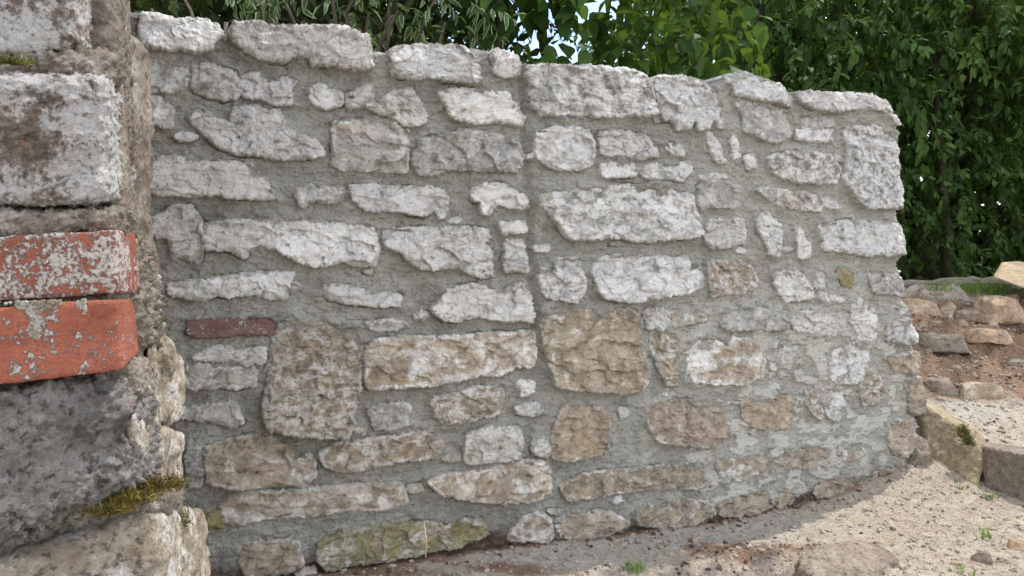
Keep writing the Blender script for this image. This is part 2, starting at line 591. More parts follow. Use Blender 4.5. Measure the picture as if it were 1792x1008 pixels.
# kind letter | relief above the joints in mm | outline in photograph pixels
STONES = """
W 16 T|242,16 290,28 330,30 362,34 385,46 391,60 378,72 376,88 335,95 290,90 242,84
W 22 T|400,48 408,37 440,38 475,46 520,46 570,45 600,50 640,62 648,80 650,125 620,127 580,120 545,118 538,104 510,102 495,112 447,106 420,90 400,75
w 7|242,108 270,104 300,118 322,112 327,140 322,155 290,160 242,158
w 7|340,115 362,114 410,128 418,150 412,166 385,172 360,165 335,150
w 6|416,144 445,132 470,152 498,136 516,140 505,155 508,180 485,183 455,172 425,166
w 8|240,168 275,172 300,190 300,222 275,218 240,208
w 9|343,199 355,196 372,210 405,222 410,186 445,189 465,198 490,197 494,214 508,222 520,238 545,243 567,272 525,274 480,275 445,270 418,268 390,258 362,235 336,210
w 4|543,158 560,147 576,160 594,166 596,182 570,188 548,180
m 3|606,170 620,165 632,148 648,150 650,178 632,190 610,188
m 8|640,186 665,180 685,162 715,158 735,180 742,210 725,220 705,218 690,205 660,198
g 10|582,218 600,214 640,213 690,220 708,230 712,260 708,298 690,300 650,298 600,296 583,285
W 15 T|678,88 690,80 735,77 800,76 815,82 822,95 838,120 841,142 822,150 780,143 720,140 677,134
m 20 T|858,88 870,85 890,93 900,97 906,112 906,136 880,138 862,132 856,110
W 11|767,162 800,160 810,155 840,162 885,164 900,185 912,210 905,220 880,214 860,213 823,214 795,208 782,200 778,180
g 12|722,270 735,255 740,245 775,238 800,230 830,232 880,238 905,255 911,275 905,298 870,298 800,295 735,306 722,290
G 17 T|919,113 960,110 1010,115 1090,118 1120,127 1138,145 1143,170 1143,206 1110,205 1060,208 1000,205 940,205 926,190 920,150
m 8 T|1143,142 1158,128 1190,130 1225,134 1247,146 1258,170 1262,200 1266,229 1252,228 1246,212 1238,228 1218,230 1212,213 1203,228 1180,231 1172,215 1152,212 1148,186
w 6|1236,230 1248,240 1258,255 1263,282 1250,284 1242,262
w 8|1278,240 1286,245 1290,278 1280,276
w 18 T|1264,135 1276,128 1302,124 1345,140 1370,152 1380,180 1378,192 1350,182 1310,176 1283,170 1275,150
g 14|1284,180 1315,179 1350,188 1380,200 1385,225 1372,242 1345,250 1325,242 1298,230 1300,205
w 18 T|1381,163 1410,158 1445,162 1490,160 1530,165 1550,175 1562,200 1572,219 1560,222 1553,205 1540,195 1500,193 1455,200 1415,195 1385,180
g 9|1400,210 1420,205 1450,208 1455,220 1430,224 1402,222
w 10|1388,231 1410,227 1452,230 1452,245 1425,246 1390,243
p 14 T|1475,212 1500,206 1535,210 1548,222 1572,230 1574,300 1575,350 1567,368 1540,366 1510,368 1490,350 1468,312 1470,295 1476,270 1472,235
G 20|1337,276 1375,268 1400,270 1450,272 1467,275 1466,300 1458,318 1430,321 1385,318 1350,305
g 13|1318,333 1340,330 1370,334 1400,338 1430,348 1436,366 1400,367 1370,360 1340,348
w 5|1436,345 1450,342 1468,362 1455,366 1440,360
W 12|937,235 960,226 985,228 1002,225 1025,230 1035,250 1033,285 1010,295 975,297 955,290 936,270
w 12|1046,235 1080,226 1110,235 1140,240 1151,260 1145,275 1115,278 1085,270 1050,272
w 10|1165,259 1171,252 1185,258 1197,268 1192,272 1178,268
w 9|1051,288 1105,287 1112,306 1090,308 1053,308
w 10|1113,292 1140,287 1170,293 1190,288 1205,285 1209,298 1188,316 1165,312 1140,313 1118,304
w 5|1222,309 1260,307 1270,311 1240,314
g 10|1222,324 1260,318 1285,328 1293,355 1285,362 1255,362 1222,363
o 5|1300,276 1318,270 1320,292 1305,295
c 17|945,345 965,335 1000,335 1050,326 1090,325 1140,325 1190,330 1210,345 1215,380 1222,408 1200,415 1150,418 1110,422 1080,412 1040,415 1000,418 985,405 965,375 948,360
w 12|1233,389 1250,384 1290,384 1300,400 1298,422 1275,432 1240,434 1232,415
w 11|1319,370 1335,370 1365,390 1364,420 1358,448 1340,445 1334,420 1325,405
o 5|1391,402 1400,400 1405,418 1415,430 1415,451 1400,450 1395,430
w 15 T|1424,388 1480,384 1530,383 1572,390 1579,420 1577,445 1550,448 1510,450 1470,442 1435,440
L 15|255,290 285,280 315,277 330,290 380,288 437,288 435,310 455,312 478,346 465,348 420,345 370,338 320,340 270,338 251,320
W 5|520,326 550,325 575,332 600,327 592,350 570,352 548,348 528,360 518,345
W 8|612,325 640,323 665,325 680,330 730,328 765,328 778,345 782,360 768,380 760,362 740,376 710,370 680,366 640,366 618,350
m 9|826,332 850,325 875,322 895,335 920,350 918,362 890,360 870,352 853,374 842,374 842,352 828,347
w 7|256,385 290,375 310,360 335,362 349,385 353,420 348,455 330,455 305,445 295,415 256,410
W 6|358,395 375,390 420,386 450,390 476,384 480,432 462,430 440,432 428,450 400,436 357,434
W 8|486,388 530,386 560,388 620,392 655,402 660,430 650,462 632,463 600,455 575,460 550,463 520,455 485,435
m 10|672,405 720,402 780,400 850,402 856,425 860,480 840,484 825,478 800,465 760,468 740,470 720,460 700,440 675,430
W 8|874,390 890,392 905,388 915,388 918,402 895,405 875,407
W 10|885,420 912,420 915,445 921,472 900,472 881,476
m 12|941,482 970,476 972,455 1010,452 1016,480 1020,510 1005,528 985,524 955,518 945,500
W 12|1034,475 1048,455 1065,449 1100,448 1150,448 1205,450 1224,480 1222,500 1190,512 1150,518 1100,526 1060,522 1045,510
t 10|1237,458 1265,456 1290,452 1310,465 1322,485 1318,500 1290,512 1260,512 1240,519 1236,490
o 8|1350,475 1380,473 1400,475 1415,500 1418,520 1395,524 1370,525 1352,500
w 5|1428,478 1442,475 1438,502 1422,502
y 8|1463,470 1480,472 1490,490 1485,502 1470,495
w 5|1425,512 1450,512 1478,525 1462,529 1430,520
g 5|1520,478 1540,475 1548,490 1548,512 1528,512
g 8 T|1547,480 1576,471 1579,500 1577,520 1550,515
W 7|298,500 340,492 390,490 430,480 470,478 515,475 500,500 495,523 470,520 450,512 420,512 398,517 380,512 350,523 298,515
W 8|566,500 600,501 625,506 637,510 650,520 675,514 700,518 698,533 680,530 663,537 640,530 610,528 570,520
W 9|752,540 775,525 775,510 800,505 830,498 860,508 880,515 892,500 915,500 925,525 930,550 925,562 900,555 870,560 840,550 800,560 770,556
R 10|330,562 400,562 474,563 474,580 435,583 400,586 345,588 330,582
m 6|340,627 365,608 400,610 430,615 462,610 460,635 425,637 390,628
g 7|328,642 350,640 400,645 445,645 445,674 400,676 328,678
u 15|487,568 520,560 560,566 630,575 633,610 625,672 618,700 612,745 600,760 560,758 510,752 467,745 460,715 470,660 480,600
g 7|320,715 360,712 410,702 424,738 400,743 370,735 320,728
T 14|640,608 655,597 700,590 770,592 850,586 930,580 934,610 930,640 900,638 870,655 840,652 780,668 700,675 640,675
g 2|640,566 690,562 715,570 690,576 650,575
v 16|947,547 960,541 990,541 1050,545 1112,542 1118,580 1118,620 1125,660 1110,678 1080,682 1010,680 970,672 960,640 952,600
m 7|1128,541 1160,540 1168,552 1160,575 1130,575
t 5|1166,545 1195,550 1228,542 1235,560 1210,563 1180,570 1172,557
g 18|1258,562 1272,547 1310,540 1350,543 1368,555 1376,570 1350,576 1310,574 1265,575
o 8|1378,562 1400,545 1440,543 1465,570 1460,585 1420,582 1392,580
m 8|1486,530 1500,522 1530,545 1531,575 1520,600 1500,595 1488,570
w 7 T|1556,533 1580,532 1592,552 1575,553 1558,548
p 18 T|1543,562 1585,553 1597,575 1599,598 1580,604 1545,598
b 20 T|1550,622 1600,612 1607,625 1602,655 1560,652 1550,635
b 18 T|1575,657 1610,656 1616,700 1611,724 1585,722 1578,690
v 6|1138,582 1180,585 1184,605 1178,670 1165,672 1150,640 1142,615
t 10|1200,600 1220,592 1280,588 1315,595 1332,625 1328,655 1300,670 1240,668 1198,665 1202,635
o 3|1345,640 1360,615 1380,608 1398,630 1375,632 1350,645
m 5|1450,607 1490,600 1515,606 1515,640 1500,665 1460,672 1447,655 1448,625
t 5|1507,650 1520,644 1540,665 1546,685 1530,705 1508,708 1503,680
b 12|1130,712 1180,698 1240,695 1262,702 1266,740 1275,758 1240,780 1200,775 1145,770 1132,740
b 7|1295,702 1340,697 1388,692 1385,725 1370,750 1340,750 1300,742
t 6|1408,686 1438,678 1432,700 1435,733 1420,725 1405,700
m 7|1442,700 1458,672 1472,690 1477,720 1460,735 1444,725
b 17 T|1550,735 1590,728 1601,745 1600,770 1585,800 1560,800 1545,770
t 12|757,697 790,688 840,676 875,678 879,692 868,722 820,733 775,740 760,725
w 5|905,668 935,670 930,683 912,694
g 10|645,716 665,708 715,705 718,740 690,746 655,748
m 8|903,712 930,706 950,715 930,726 905,722
b 9|985,712 1015,710 1060,715 1062,750 1058,790 1030,796 990,803 965,800 965,760 975,740
w 3|1082,712 1092,708 1098,725 1088,732
e 10|820,757 860,750 905,748 912,775 905,800 870,805 815,808 812,785
o 9|930,760 945,762 961,785 955,798 932,792
T 10|560,792 600,775 640,770 690,762 740,755 775,776 760,798 700,803 650,815 600,823 570,815
b 13|360,782 420,765 465,760 500,778 510,800 508,840 470,846 420,848 365,845
g 9|328,785 350,780 355,815 350,845 333,848
t 4|512,812 545,795 550,830 530,850 515,845
T 9|750,842 790,830 850,825 895,808 940,806 962,814 960,860 940,871 880,878 830,873 770,862
b 9|980,847 1020,832 1060,825 1120,820 1190,812 1228,808 1230,850 1150,852 1060,862 990,875
t 4|1252,810 1300,800 1350,802 1345,822 1300,840 1260,835
b 5|1336,800 1375,795 1400,780 1430,778 1454,790 1430,812 1400,818 1360,810
t 2|1465,792 1485,775 1505,770 1510,792 1480,806
T 6|388,882 410,862 480,862 540,855 620,848 700,845 712,876 690,888 620,890 540,900 470,905 410,918 395,908
y 4|345,900 385,895 392,920 345,926
b 9|418,957 470,945 520,950 526,985 500,1000 430,1006
Y 13|558,950 620,925 700,918 780,914 842,910 852,933 800,952 720,968 640,980 572,992 555,975
t 8|888,940 915,905 940,897 963,910 962,932 950,945 910,943
b 9|972,918 1000,900 1040,893 1075,900 1097,915 1060,935 1010,941 978,940
b 8|1110,892 1150,880 1200,875 1240,880 1246,900 1200,916 1140,920 1115,912
b 8|1254,882 1290,865 1340,862 1352,885 1300,900 1260,900
b 6|1352,870 1380,857 1385,877 1360,888
b 5|1420,857 1450,837 1500,835 1540,825 1532,842 1480,862 1430,870
b 16 T|1533,822 1560,805 1585,812 1587,828 1545,848
"""
# tan, coat, dark, moss
KIND = {'W': (.05, .95, .10, 0), 'w': (.0, .80, .02, 0), 'L': (0, 1.0, 0, 0), 'g': (.18, .35, .35, .04), 'G': (.05, .60, .75, 0),
        'm': (.42, .78, .15, 0), 'p': (.20, .62, .0, 0), 'c': (.16, .62, .10, .10), 'o': (.60, .75, .0, 0), 't': (.72, .50, .12, 0),
        'T': (.55, .42, .25, .03), 'u': (.75, .62, .30, .10), 'v': (.95, .40, .10, .12), 'b': (1.0, .22, .16, 0), 'e': (.72, .85, .1, .15),
        'y': (.6, .15, .2, .8), 'Y': (.55, .50, .3, .72), 'R': (0, 0, 0, 0)}
LAB = {'R': 'thin strip of faded red brick', 'L': 'smooth lime-washed white stone', 'Y': 'long bottom stone with yellow-green algae',
       'c': 'large cream stone', 'v': 'ochre yellow stone', 'u': 'tall upright brown and white stone', 'G': 'stone with dark grey weathering', 'e': 'tan stone with white rim'}


def sdf_poly(P, poly):
    """signed distance, positive inside. P (n,2)"""
    d = np.full(len(P), 1e9)
    s = np.zeros(len(P), bool)
    n = len(poly)
    for i in range(n):
        a, b = poly[i], poly[(i + 1) % n]
        e = b - a
        wv = P - a
        t = np.clip((wv @ e) / (e @ e), 0, 1)
        d = np.minimum(d, np.linalg.norm(wv - t[:, None] * e, axis=1))
        c = ((a[1] <= P[:, 1]) & (P[:, 1] < b[1])) | ((b[1] <= P[:, 1]) & (P[:, 1] < a[1]))
        xx = a[0] + (P[:, 1] - a[1]) / (e[1] if abs(e[1]) > 1e-12 else 1e-12) * e[0]
        s ^= c & (P[:, 0] < xx)
    return np.where(s, d, -d)


def chaikin(p, r=.10):
    q = []
    for i in range(len(p)):
        a, b = p[i], p[(i + 1) % len(p)]
        q += [a * (1 - r) + b * r, a * r + b * (1 - r)]
    return np.array(q)


def warp2(U, V, amp=1.0, seed=0.0):
    p = np.stack([U, V, 0 * U + seed], -1)
    du = .0130 * fbm(p * 15 + 3.1, 5, .66)
    dv = .0130 * fbm(p * 19 + 41.7, 5, .66)
    return U + amp * du, V + amp * dv


def shell(name, U, V, H, mask, D, back, mat, parent, attrs, snap=True):
    """relief over a masked grid, closed by a skirt and a back. D: distance inside the outline."""
    ny, nx = U.shape
    cell = mask[:-1, :-1] & mask[1:, :-1] & mask[:-1, 1:] & mask[1:, 1:]
    used = np.zeros((ny, nx), bool)
    used[:-1, :-1] |= cell; used[1:, :-1] |= cell; used[:-1, 1:] |= cell; used[1:, 1:] |= cell
    full = np.zeros((ny, nx), bool)
    full[1:-1, 1:-1] = cell[:-1, :-1] & cell[1:, :-1] & cell[:-1, 1:] & cell[1:, 1:]
    bd = used & ~full
    U = U.copy(); V = V.copy()
    if snap:
        st = U[0, 1] - U[0, 0]
        gv, gu = np.gradient(D, st)
        gl = np.sqrt(gu ** 2 + gv ** 2) + 1e-6
        mv = np.clip(D, 0, 1.3 * st)
        U[bd] -= (gu / gl * mv)[bd]
        V[bd] -= (gv / gl * mv)[bd]
    idx = -np.ones((ny, nx), int)
    idx[used] = np.arange(used.sum())
    P = w3(U[used], V[used], H[used])
    j, i = np.nonzero(cell)
    a, b, c, d = idx[j, i], idx[j, i + 1], idx[j + 1, i + 1], idx[j + 1, i]
    fr = np.stack([a, b, c, d], 1)
    # boundary edges
    E = np.concatenate([np.stack([a, b], 1), np.stack([b, c], 1), np.stack([c, d], 1), np.stack([d, a], 1)])
    key = set(map(tuple, E))
    be = np.array([e for e in key if (e[1], e[0]) not in key])
    bv = np.unique(be)
    mp = -np.ones(len(P), int)
    mp[bv] = np.arange(len(bv)) + len(P)
    Pb = P[bv].copy()
    hb = (Pb - WO) @ WN
    Pb = Pb - (hb[:, None] - back) * WN
    sk = np.stack([be[:, 1], be[:, 0], mp[be[:, 0]], mp[be[:, 1]]], 1)
    cen = Pb.mean(0)[None]
    ci = len(P) + len(bv)
    fan = np.stack([mp[be[:, 1]], mp[be[:, 0]], np.full(len(be), ci)], 1)
    VV = np.concatenate([P, Pb, cen])
    A = {k: (np.concatenate([v[used], v[used][bv], [0]]) if isinstance(v, np.ndarray) else v) for k, v in attrs.items()}
    return mesh(name, VV, [fr, sk, fan], mat, parent, A)


wall = empty('stone_wall', tuple(w3(np.array(.4), np.array(0.), np.array(-.2))),
             'pale rubble limestone garden wall freshly pointed with grey-green mortar', 'wall')

STEP = .0034
ug = np.arange(-1.45, 2.16, STEP)
vg = np.arange(-.24, 1.76, STEP)
GU, GV = np.meshgrid(ug, vg)
SH = np.full(GU.shape, .005)
SD = np.full(GU.shape, -.2)                    # distance to the nearest stone

stones = []
for line in STONES.strip().split('\n'):
    head, pts = line.split('|')
    hd = head.split()
    poly = np.array([uv(*map(float, q.split(','))) for q in pts.split()])
    if poly[:, 0].max() > 0 and False: pass
    area = .5 * abs(np.dot(poly[:, 0], np.roll(poly[:, 1], 1)) - np.dot(poly[:, 1], np.roll(poly[:, 0], 1)))
    stones.append(dict(k=hd[0], h=float(hd[1]) / 1000, top=len(hd) > 2, poly=chaikin(poly), area=area, raw=poly))

def press(s_):
    lo, hi = s_['poly'].min(0) - .07, s_['poly'].max(0) + .07
    i0, i1 = np.searchsorted(ug, [lo[0], hi[0]])
    j0, j1 = np.searchsorted(vg, [lo[1], hi[1]])
    if i1 <= i0 or j1 <= j0: return
    sub = np.stack([WU[j0:j1, i0:i1].ravel(), WV[j0:j1, i0:i1].ravel()], 1)
    s_['grow'] = .0095 if not s_['top'] else .0
    if s_.get('mini'): s_['grow'] = .002
    d = sdf_poly(sub, s_['poly']).reshape(j1 - j0, i1 - i0) + s_['grow']
    SH[j0:j1, i0:i1] = np.where(d > SD[j0:j1, i0:i1], s_['h'], SH[j0:j1, i0:i1])
    SD[j0:j1, i0:i1] = np.maximum(SD[j0:j1, i0:i1], d)


WU, WV = warp2(GU, GV)
for s in stones:
    press(s)
# half-buried chips that show in the widest joints
rgm = np.random.RandomState(12)
tries = made = 0
topv = lambda u_: float(np.interp(u_, [-1.2, 1.9], [1.66, 1.55]))
while made < 26 and tries < 6000:
    tries += 1
    cu, cv = rgm.uniform(-1.1, 1.8), rgm.uniform(-.06, 1.5)
    if cv > topv(cu) - .1: continue
    j_, i_ = int((cv - vg[0]) / STEP), int((cu - ug[0]) / STEP)
    room = -SD[j_, i_]
    if room < .013: continue
    a_ = min(.040, room * rgm.uniform(1.0, 1.9))
    b_ = min(room * .8, .020) * rgm.uniform(.7, 1)
    nn_ = rgm.randint(5, 8)
    th = np.sort(rgm.uniform(0, 2 * np.pi, nn_)) * .4 + np.linspace(0, 2 * np.pi, nn_, endpoint=False) * .6
    poly = np.stack([cu + a_ * np.cos(th), cv + b_ * np.sin(th)], 1)
    low = cv < .75
    k_ = rgm.choice(['m', 't', 'g', 'o'] if low else ['w', 'm', 'g', 'W'])
    s = dict(k=str(k_), h=rgm.uniform(.0, .003), top=False, poly=chaikin(poly), area=0.0, raw=poly, mini=True)
    press(s)
    stones.append(s)
    made += 1
for s in []:
    lo, hi = s['poly'].min(0) - .07, s['poly'].max(0) + .07
    i0, i1 = np.searchsorted(ug, [lo[0], hi[0]])
    j0, j1 = np.searchsorted(vg, [lo[1], hi[1]])
    if i1 <= i0 or j1 <= j0: continue
    sub = np.stack([WU[j0:j1, i0:i1].ravel(), WV[j0:j1, i0:i1].ravel()], 1)
    s['grow'] = .0095 if not s['top'] else .0
    d = sdf_poly(sub, s['poly']).reshape(j1 - j0, i1 - i0) + s['grow']
    SH[j0:j1, i0:i1] = np.where(d > SD[j0:j1, i0:i1], s['h'], SH[j0:j1, i0:i1])
    SD[j0:j1, i0:i1] = np.maximum(SD[j0:j1, i0:i1], d)


def PXPOLY(t):
    return np.array([uv(*map(float, q.split(','))) for q in t.split()])


outline = PXPOLY("150,8 243,22 330,40 372,48 391,62 397,74 404,52 480,54 560,54 632,66 652,90 664,88 676,94 700,86 760,84 812,84 836,84 846,86 862,90 900,102 912,107 930,116 1010,122 1088,125 1122,135 1142,147 1158,136 1225,141 1250,150 1262,141 1278,134 1345,148 1372,158 1384,168 1440,168 1500,167 1545,176 1560,196 1571,232 1572,300 1573,384 1576,447 1571,456 1569,465 1576,478 1577,520 1588,536 1592,556 1596,600 1602,616 1604,652 1612,660 1612,724 1600,735 1598,770 1592,802 1590,850 1700,880")
# foot of the wall end: straight down instead of running out
outline = np.concatenate([outline[:-1], [[outline[-2, 0], -.3]], [[-1.6, -.3], [-1.6, outline[0, 1]]]])

n_a = fbm(np.stack([GU * 5.5, GV * 9, 0 * GU], -1), 5, .55)
n_b = fbm(np.stack([GU * 26, GV * 40, 0 * GU + 9], -1), 4, .6)
n_c = fbm(np.stack([GU * 85, GV * 85, 0 * GU + 5], -1), 3, .7)
n_r = fbm(np.stack([GU * 14 + n_a, GV * 24 + n_a * 2, 0 * GU + 3], -1), 4, .5, ridged=True)
pu, pv = GU, GV
fresh = sstep(.35, 1.0, GU) * sstep(.95, .45, GV)
lf1, lf2, lrv = worley(np.stack([GU * 8 + .5 * n_a, GV * 11 + n_a, 0 * GU + 4], -1))
fl = fbm(np.stack([GU * 9, GV * 14, 0 * GU + 30], -1), 4, .55)
flake = sstep(.02, .06, fl) * fresh
left = 1 - sstep(-.4, .8, GU)
HM = -.0035 - .0035 * left + .0015 * fresh
HM = HM + .013 * n_a + .0095 * n_b + .0036 * n_c + .0060 * n_r * (1 - .5 * fresh) * (.5 + 2 * np.clip(n_a, -.2, .5)) + .0055 * flake + (.3 + .7 * fresh) * .010 * (1 - sstep(.1, .6, lf1)) * (lrv > .4)
flk = flake * sstep(-.01, .0, -SD)
HM = HM * (1 - .8 * flk) + flk * (.0045 + .005 * n_a)
near = np.exp(-np.clip(-SD, 0, 1) / .014) * (1 - .5 * flk)
HM = HM + near * (SH * (.50 + .15 * sstep(-.5, .8, GU) + .9 * n_b + .7 * n_a) + .001)
HM = HM - .006 * sstep(.03, .06, -SD) * (1 - fresh)
gp = sstep(.05, .35, fbm(np.stack([GU * 7, GV * 12, 0 * GU + 91], -1), 3, .5))
HM = HM - .016 * gp * np.exp(-(SD / .0035) ** 2) * (1 - .6 * fresh)
lap = fbm(np.stack([GU * 17, GV * 26, 0 * GU + 55], -1), 4, .6)
HM = HM + .012 * sstep(.08, .4, lap) * np.exp(-np.abs(SD) / .016)
HM = np.where(SD > 0, HM - (.10 + .25 * (1 - fresh)) * np.clip(SD, 0, .06) - .004 * sstep(.01, .03, SD), HM)
# vertical joint where two lifts of the wall meet
seam = PXPOLY("912,118 918,200 924,330 930,450 936,560 940,640")
su = np.interp(GV, seam[::-1, 1], seam[::-1, 0]) + .004 * n_a
sv = sstep(seam[-1, 1] - .1, seam[-1, 1] + .15, GV)
HM = HM - sv * .024 * np.exp(-((GU - su) / .017) ** 2)
HM = HM + sv * .005 * np.exp(-((GU - su - .04) / .02) ** 2)
# thin shrinkage cracks
ck = np.abs(fbm(np.stack([GU * 3.2, GV * 9, 0 * GU + 77], -1), 4, .6))
HM = HM - .004 * sstep(.012, .0, ck) * (1 - .5 * fresh)
OU, OV = warp2(GU, GV, 1.0, 5.0)
DO = sdf_poly(np.stack([OU.ravel(), OV.ravel()], 1), outline).reshape(GU.shape)
rr = .022
q = np.clip(1 - np.clip(DO, 0, rr) / rr, 0, 1)
HM = HM - rr * (1 - np.sqrt(1 - q ** 2 * .98))
gl_ = GV - np.interp(w3(GU, GV, 0 * GU)[..., 0], BX, BZ)
soil = sstep(.10, .02, gl_ + .10 * n_a + .04 * n_b) * 1.0 + sstep(.1, .3, n_b) * sstep(.14, .04, gl_) * .6
mask = DO > 0
shell('mortar', GU, GV, HM, mask, DO, -.38, M['mortar'], wall, dict(pale=sstep(-.3, 1.6, GU) * .75, fresh=np.clip(.25 * fresh * sstep(-.3, .2, n_a) + .9 * flk, 0, 1), soil=np.clip(soil, 0, 1)))  # pale carries the brighter light on the right as colour

# the stones
order = np.argsort([-s['area'] for s in stones])
single = set(order[:99])
rest = []
for k, s in enumerate(stones):
    rng = random.Random(k * 7 + 1)
    poly = s['poly']
    st = .0030
    lo, hi = poly.min(0) - .016, poly.max(0) + .016
    U, V = np.meshgrid(np.arange(lo[0], hi[0], st), np.arange(lo[1], hi[1], st))
    wu, wv = warp2(U, V)
    D = sdf_poly(np.stack([wu.ravel(), wv.ravel()], 1), poly).reshape(U.shape) + s['grow']
    cu, cv = poly.mean(0)
    sz = poly.max(0) - poly.min(0)
    z = np.full_like(U, k * 3.7)
    P = np.stack([U, V, z], -1)
    # broken faces: a few flat facets, ledges along the bedding, small chips
    big = fbm(np.stack([U * 8, V * 13, z], -1), 3, .5)
    q_ = np.stack([U * 13 + big * .5, V * 22 + big * .7, z], -1)
    fac = facets(np.stack([q_[..., 0], q_[..., 1], 0 * U + k], -1)) + .4 * facets(np.stack([q_[..., 0] * 2.3, q_[..., 1] * 2.1, 0 * U + k + 50], -1))
    lay = fbm(np.stack([U * 9 + 2 * big, V * 42 + 3 * big, z + 4], -1), 4, .6, ridged=True)
    sx = big * 2.0 + (V - cv) * 26 * rng.uniform(.3, 1.2) + .22 * fbm(P * 26, 3)
    ter = (np.floor(sx) + sstep(.0, .28, sx - np.floor(sx))) - sx
    chip = fbm(P * 34, 6, .6)
    chip2 = fbm(P * 30 + 9, 5, .62, ridged=True)
    pitn = sstep(.25, .45, fbm(P * 55 + 3, 3, .6))
    A = min(1.0, .50 + sz[1] * 4)
    ro = rng.uniform(.35, 1.0)
    if s['k'] == 'L': A *= .5
    if s['k'] == 'R': A *= .35
    tl = rng.uniform(.0, .20)
    tu = rng.uniform(-.03, .03)
    h = s['h'] + .001 + A * (.010 * big + .0115 * fac + ro * .0028 * lay + .0050 * ter + (.35 + .5 * ro) * .0072 * chip + ro * .0030 * chip2 - ro * .0035 * pitn)
    h = h - tl * (V - cv) + tu * (U - cu)
    r = min(.011, .18 * min(sz)) * rng.uniform(.6, 1.2) * (1.35 if s['top'] else 1)
    e = np.clip(D + .004 * chip, 0, r) / r
    h = h - (r * .9) * (1 - np.sqrt(np.clip(1 - (1 - e) ** 2, 0, 1)))
    h = h - .030 * sstep(.0022, -.0005, D)
    t, c, dk, ms = KIND[s['k']]
    v0 = cv
    j = lambda a: min(1.0, max(0.0, a + rng.uniform(-.1, .1))) if a > 0 else 0.0
    s['mesh'] = dict(U=U, V=V, H=h, D=D, attrs=dict(tan=j(t), coat=j(c), dark=j(dk), moss=ms, edge=D, sid=float(k)))
    mat = M['old_brick'] if s['k'] == 'R' else M['stone']
    nm = 'brick' if s['k'] == 'R' else 'stone'
    back = -.30 if s['top'] else -.11
    if k in single:
        o = shell(nm, U, V, h, D > 0, D, back, mat, wall, s['mesh']['attrs'])
        if s['k'] in LAB: o['label'] = LAB[s['k']]
    else:
        rest.append(shell('small_stone', U, V, h, D > 0, D, back, mat, wall, s['mesh']['attrs']))
# the smallest ones are one part of the wall
vs, f3, f4, at_, n = [], [], [], {k: [] for k in ('tan', 'coat', 'dark', 'moss', 'edge', 'sid')}, 0
for o in rest:
    me = o.data
    co = np.empty(len(me.vertices) * 3, np.float32); me.vertices.foreach_get('co', co)
    vs.append(co.reshape(-1, 3))
    li = np.empty(len(me.loops), np.int32); me.loops.foreach_get('vertex_index', li)
    lt = np.empty(len(me.polygons), np.int32); me.polygons.foreach_get('loop_total', lt)
    nq = int((lt == 4).sum())
    f4.append(li[:nq * 4].reshape(-1, 4) + n)
    f3.append(li[nq * 4:].reshape(-1, 3) + n)
    for k in at_:
        b = np.empty(len(me.vertices), np.float32); me.attributes[k].data.foreach_get('value', b); at_[k].append(b)
    n += len(me.vertices)
    bpy.data.objects.remove(o)
if vs:
    o = mesh('small_stone', np.concatenate(vs), [np.concatenate(f4), np.concatenate(f3)], M['stone'], wall, {k: np.concatenate(v) for k, v in at_.items()})
    tag(o, 'smallest stone chips pressed into the joints', kind='stuff')


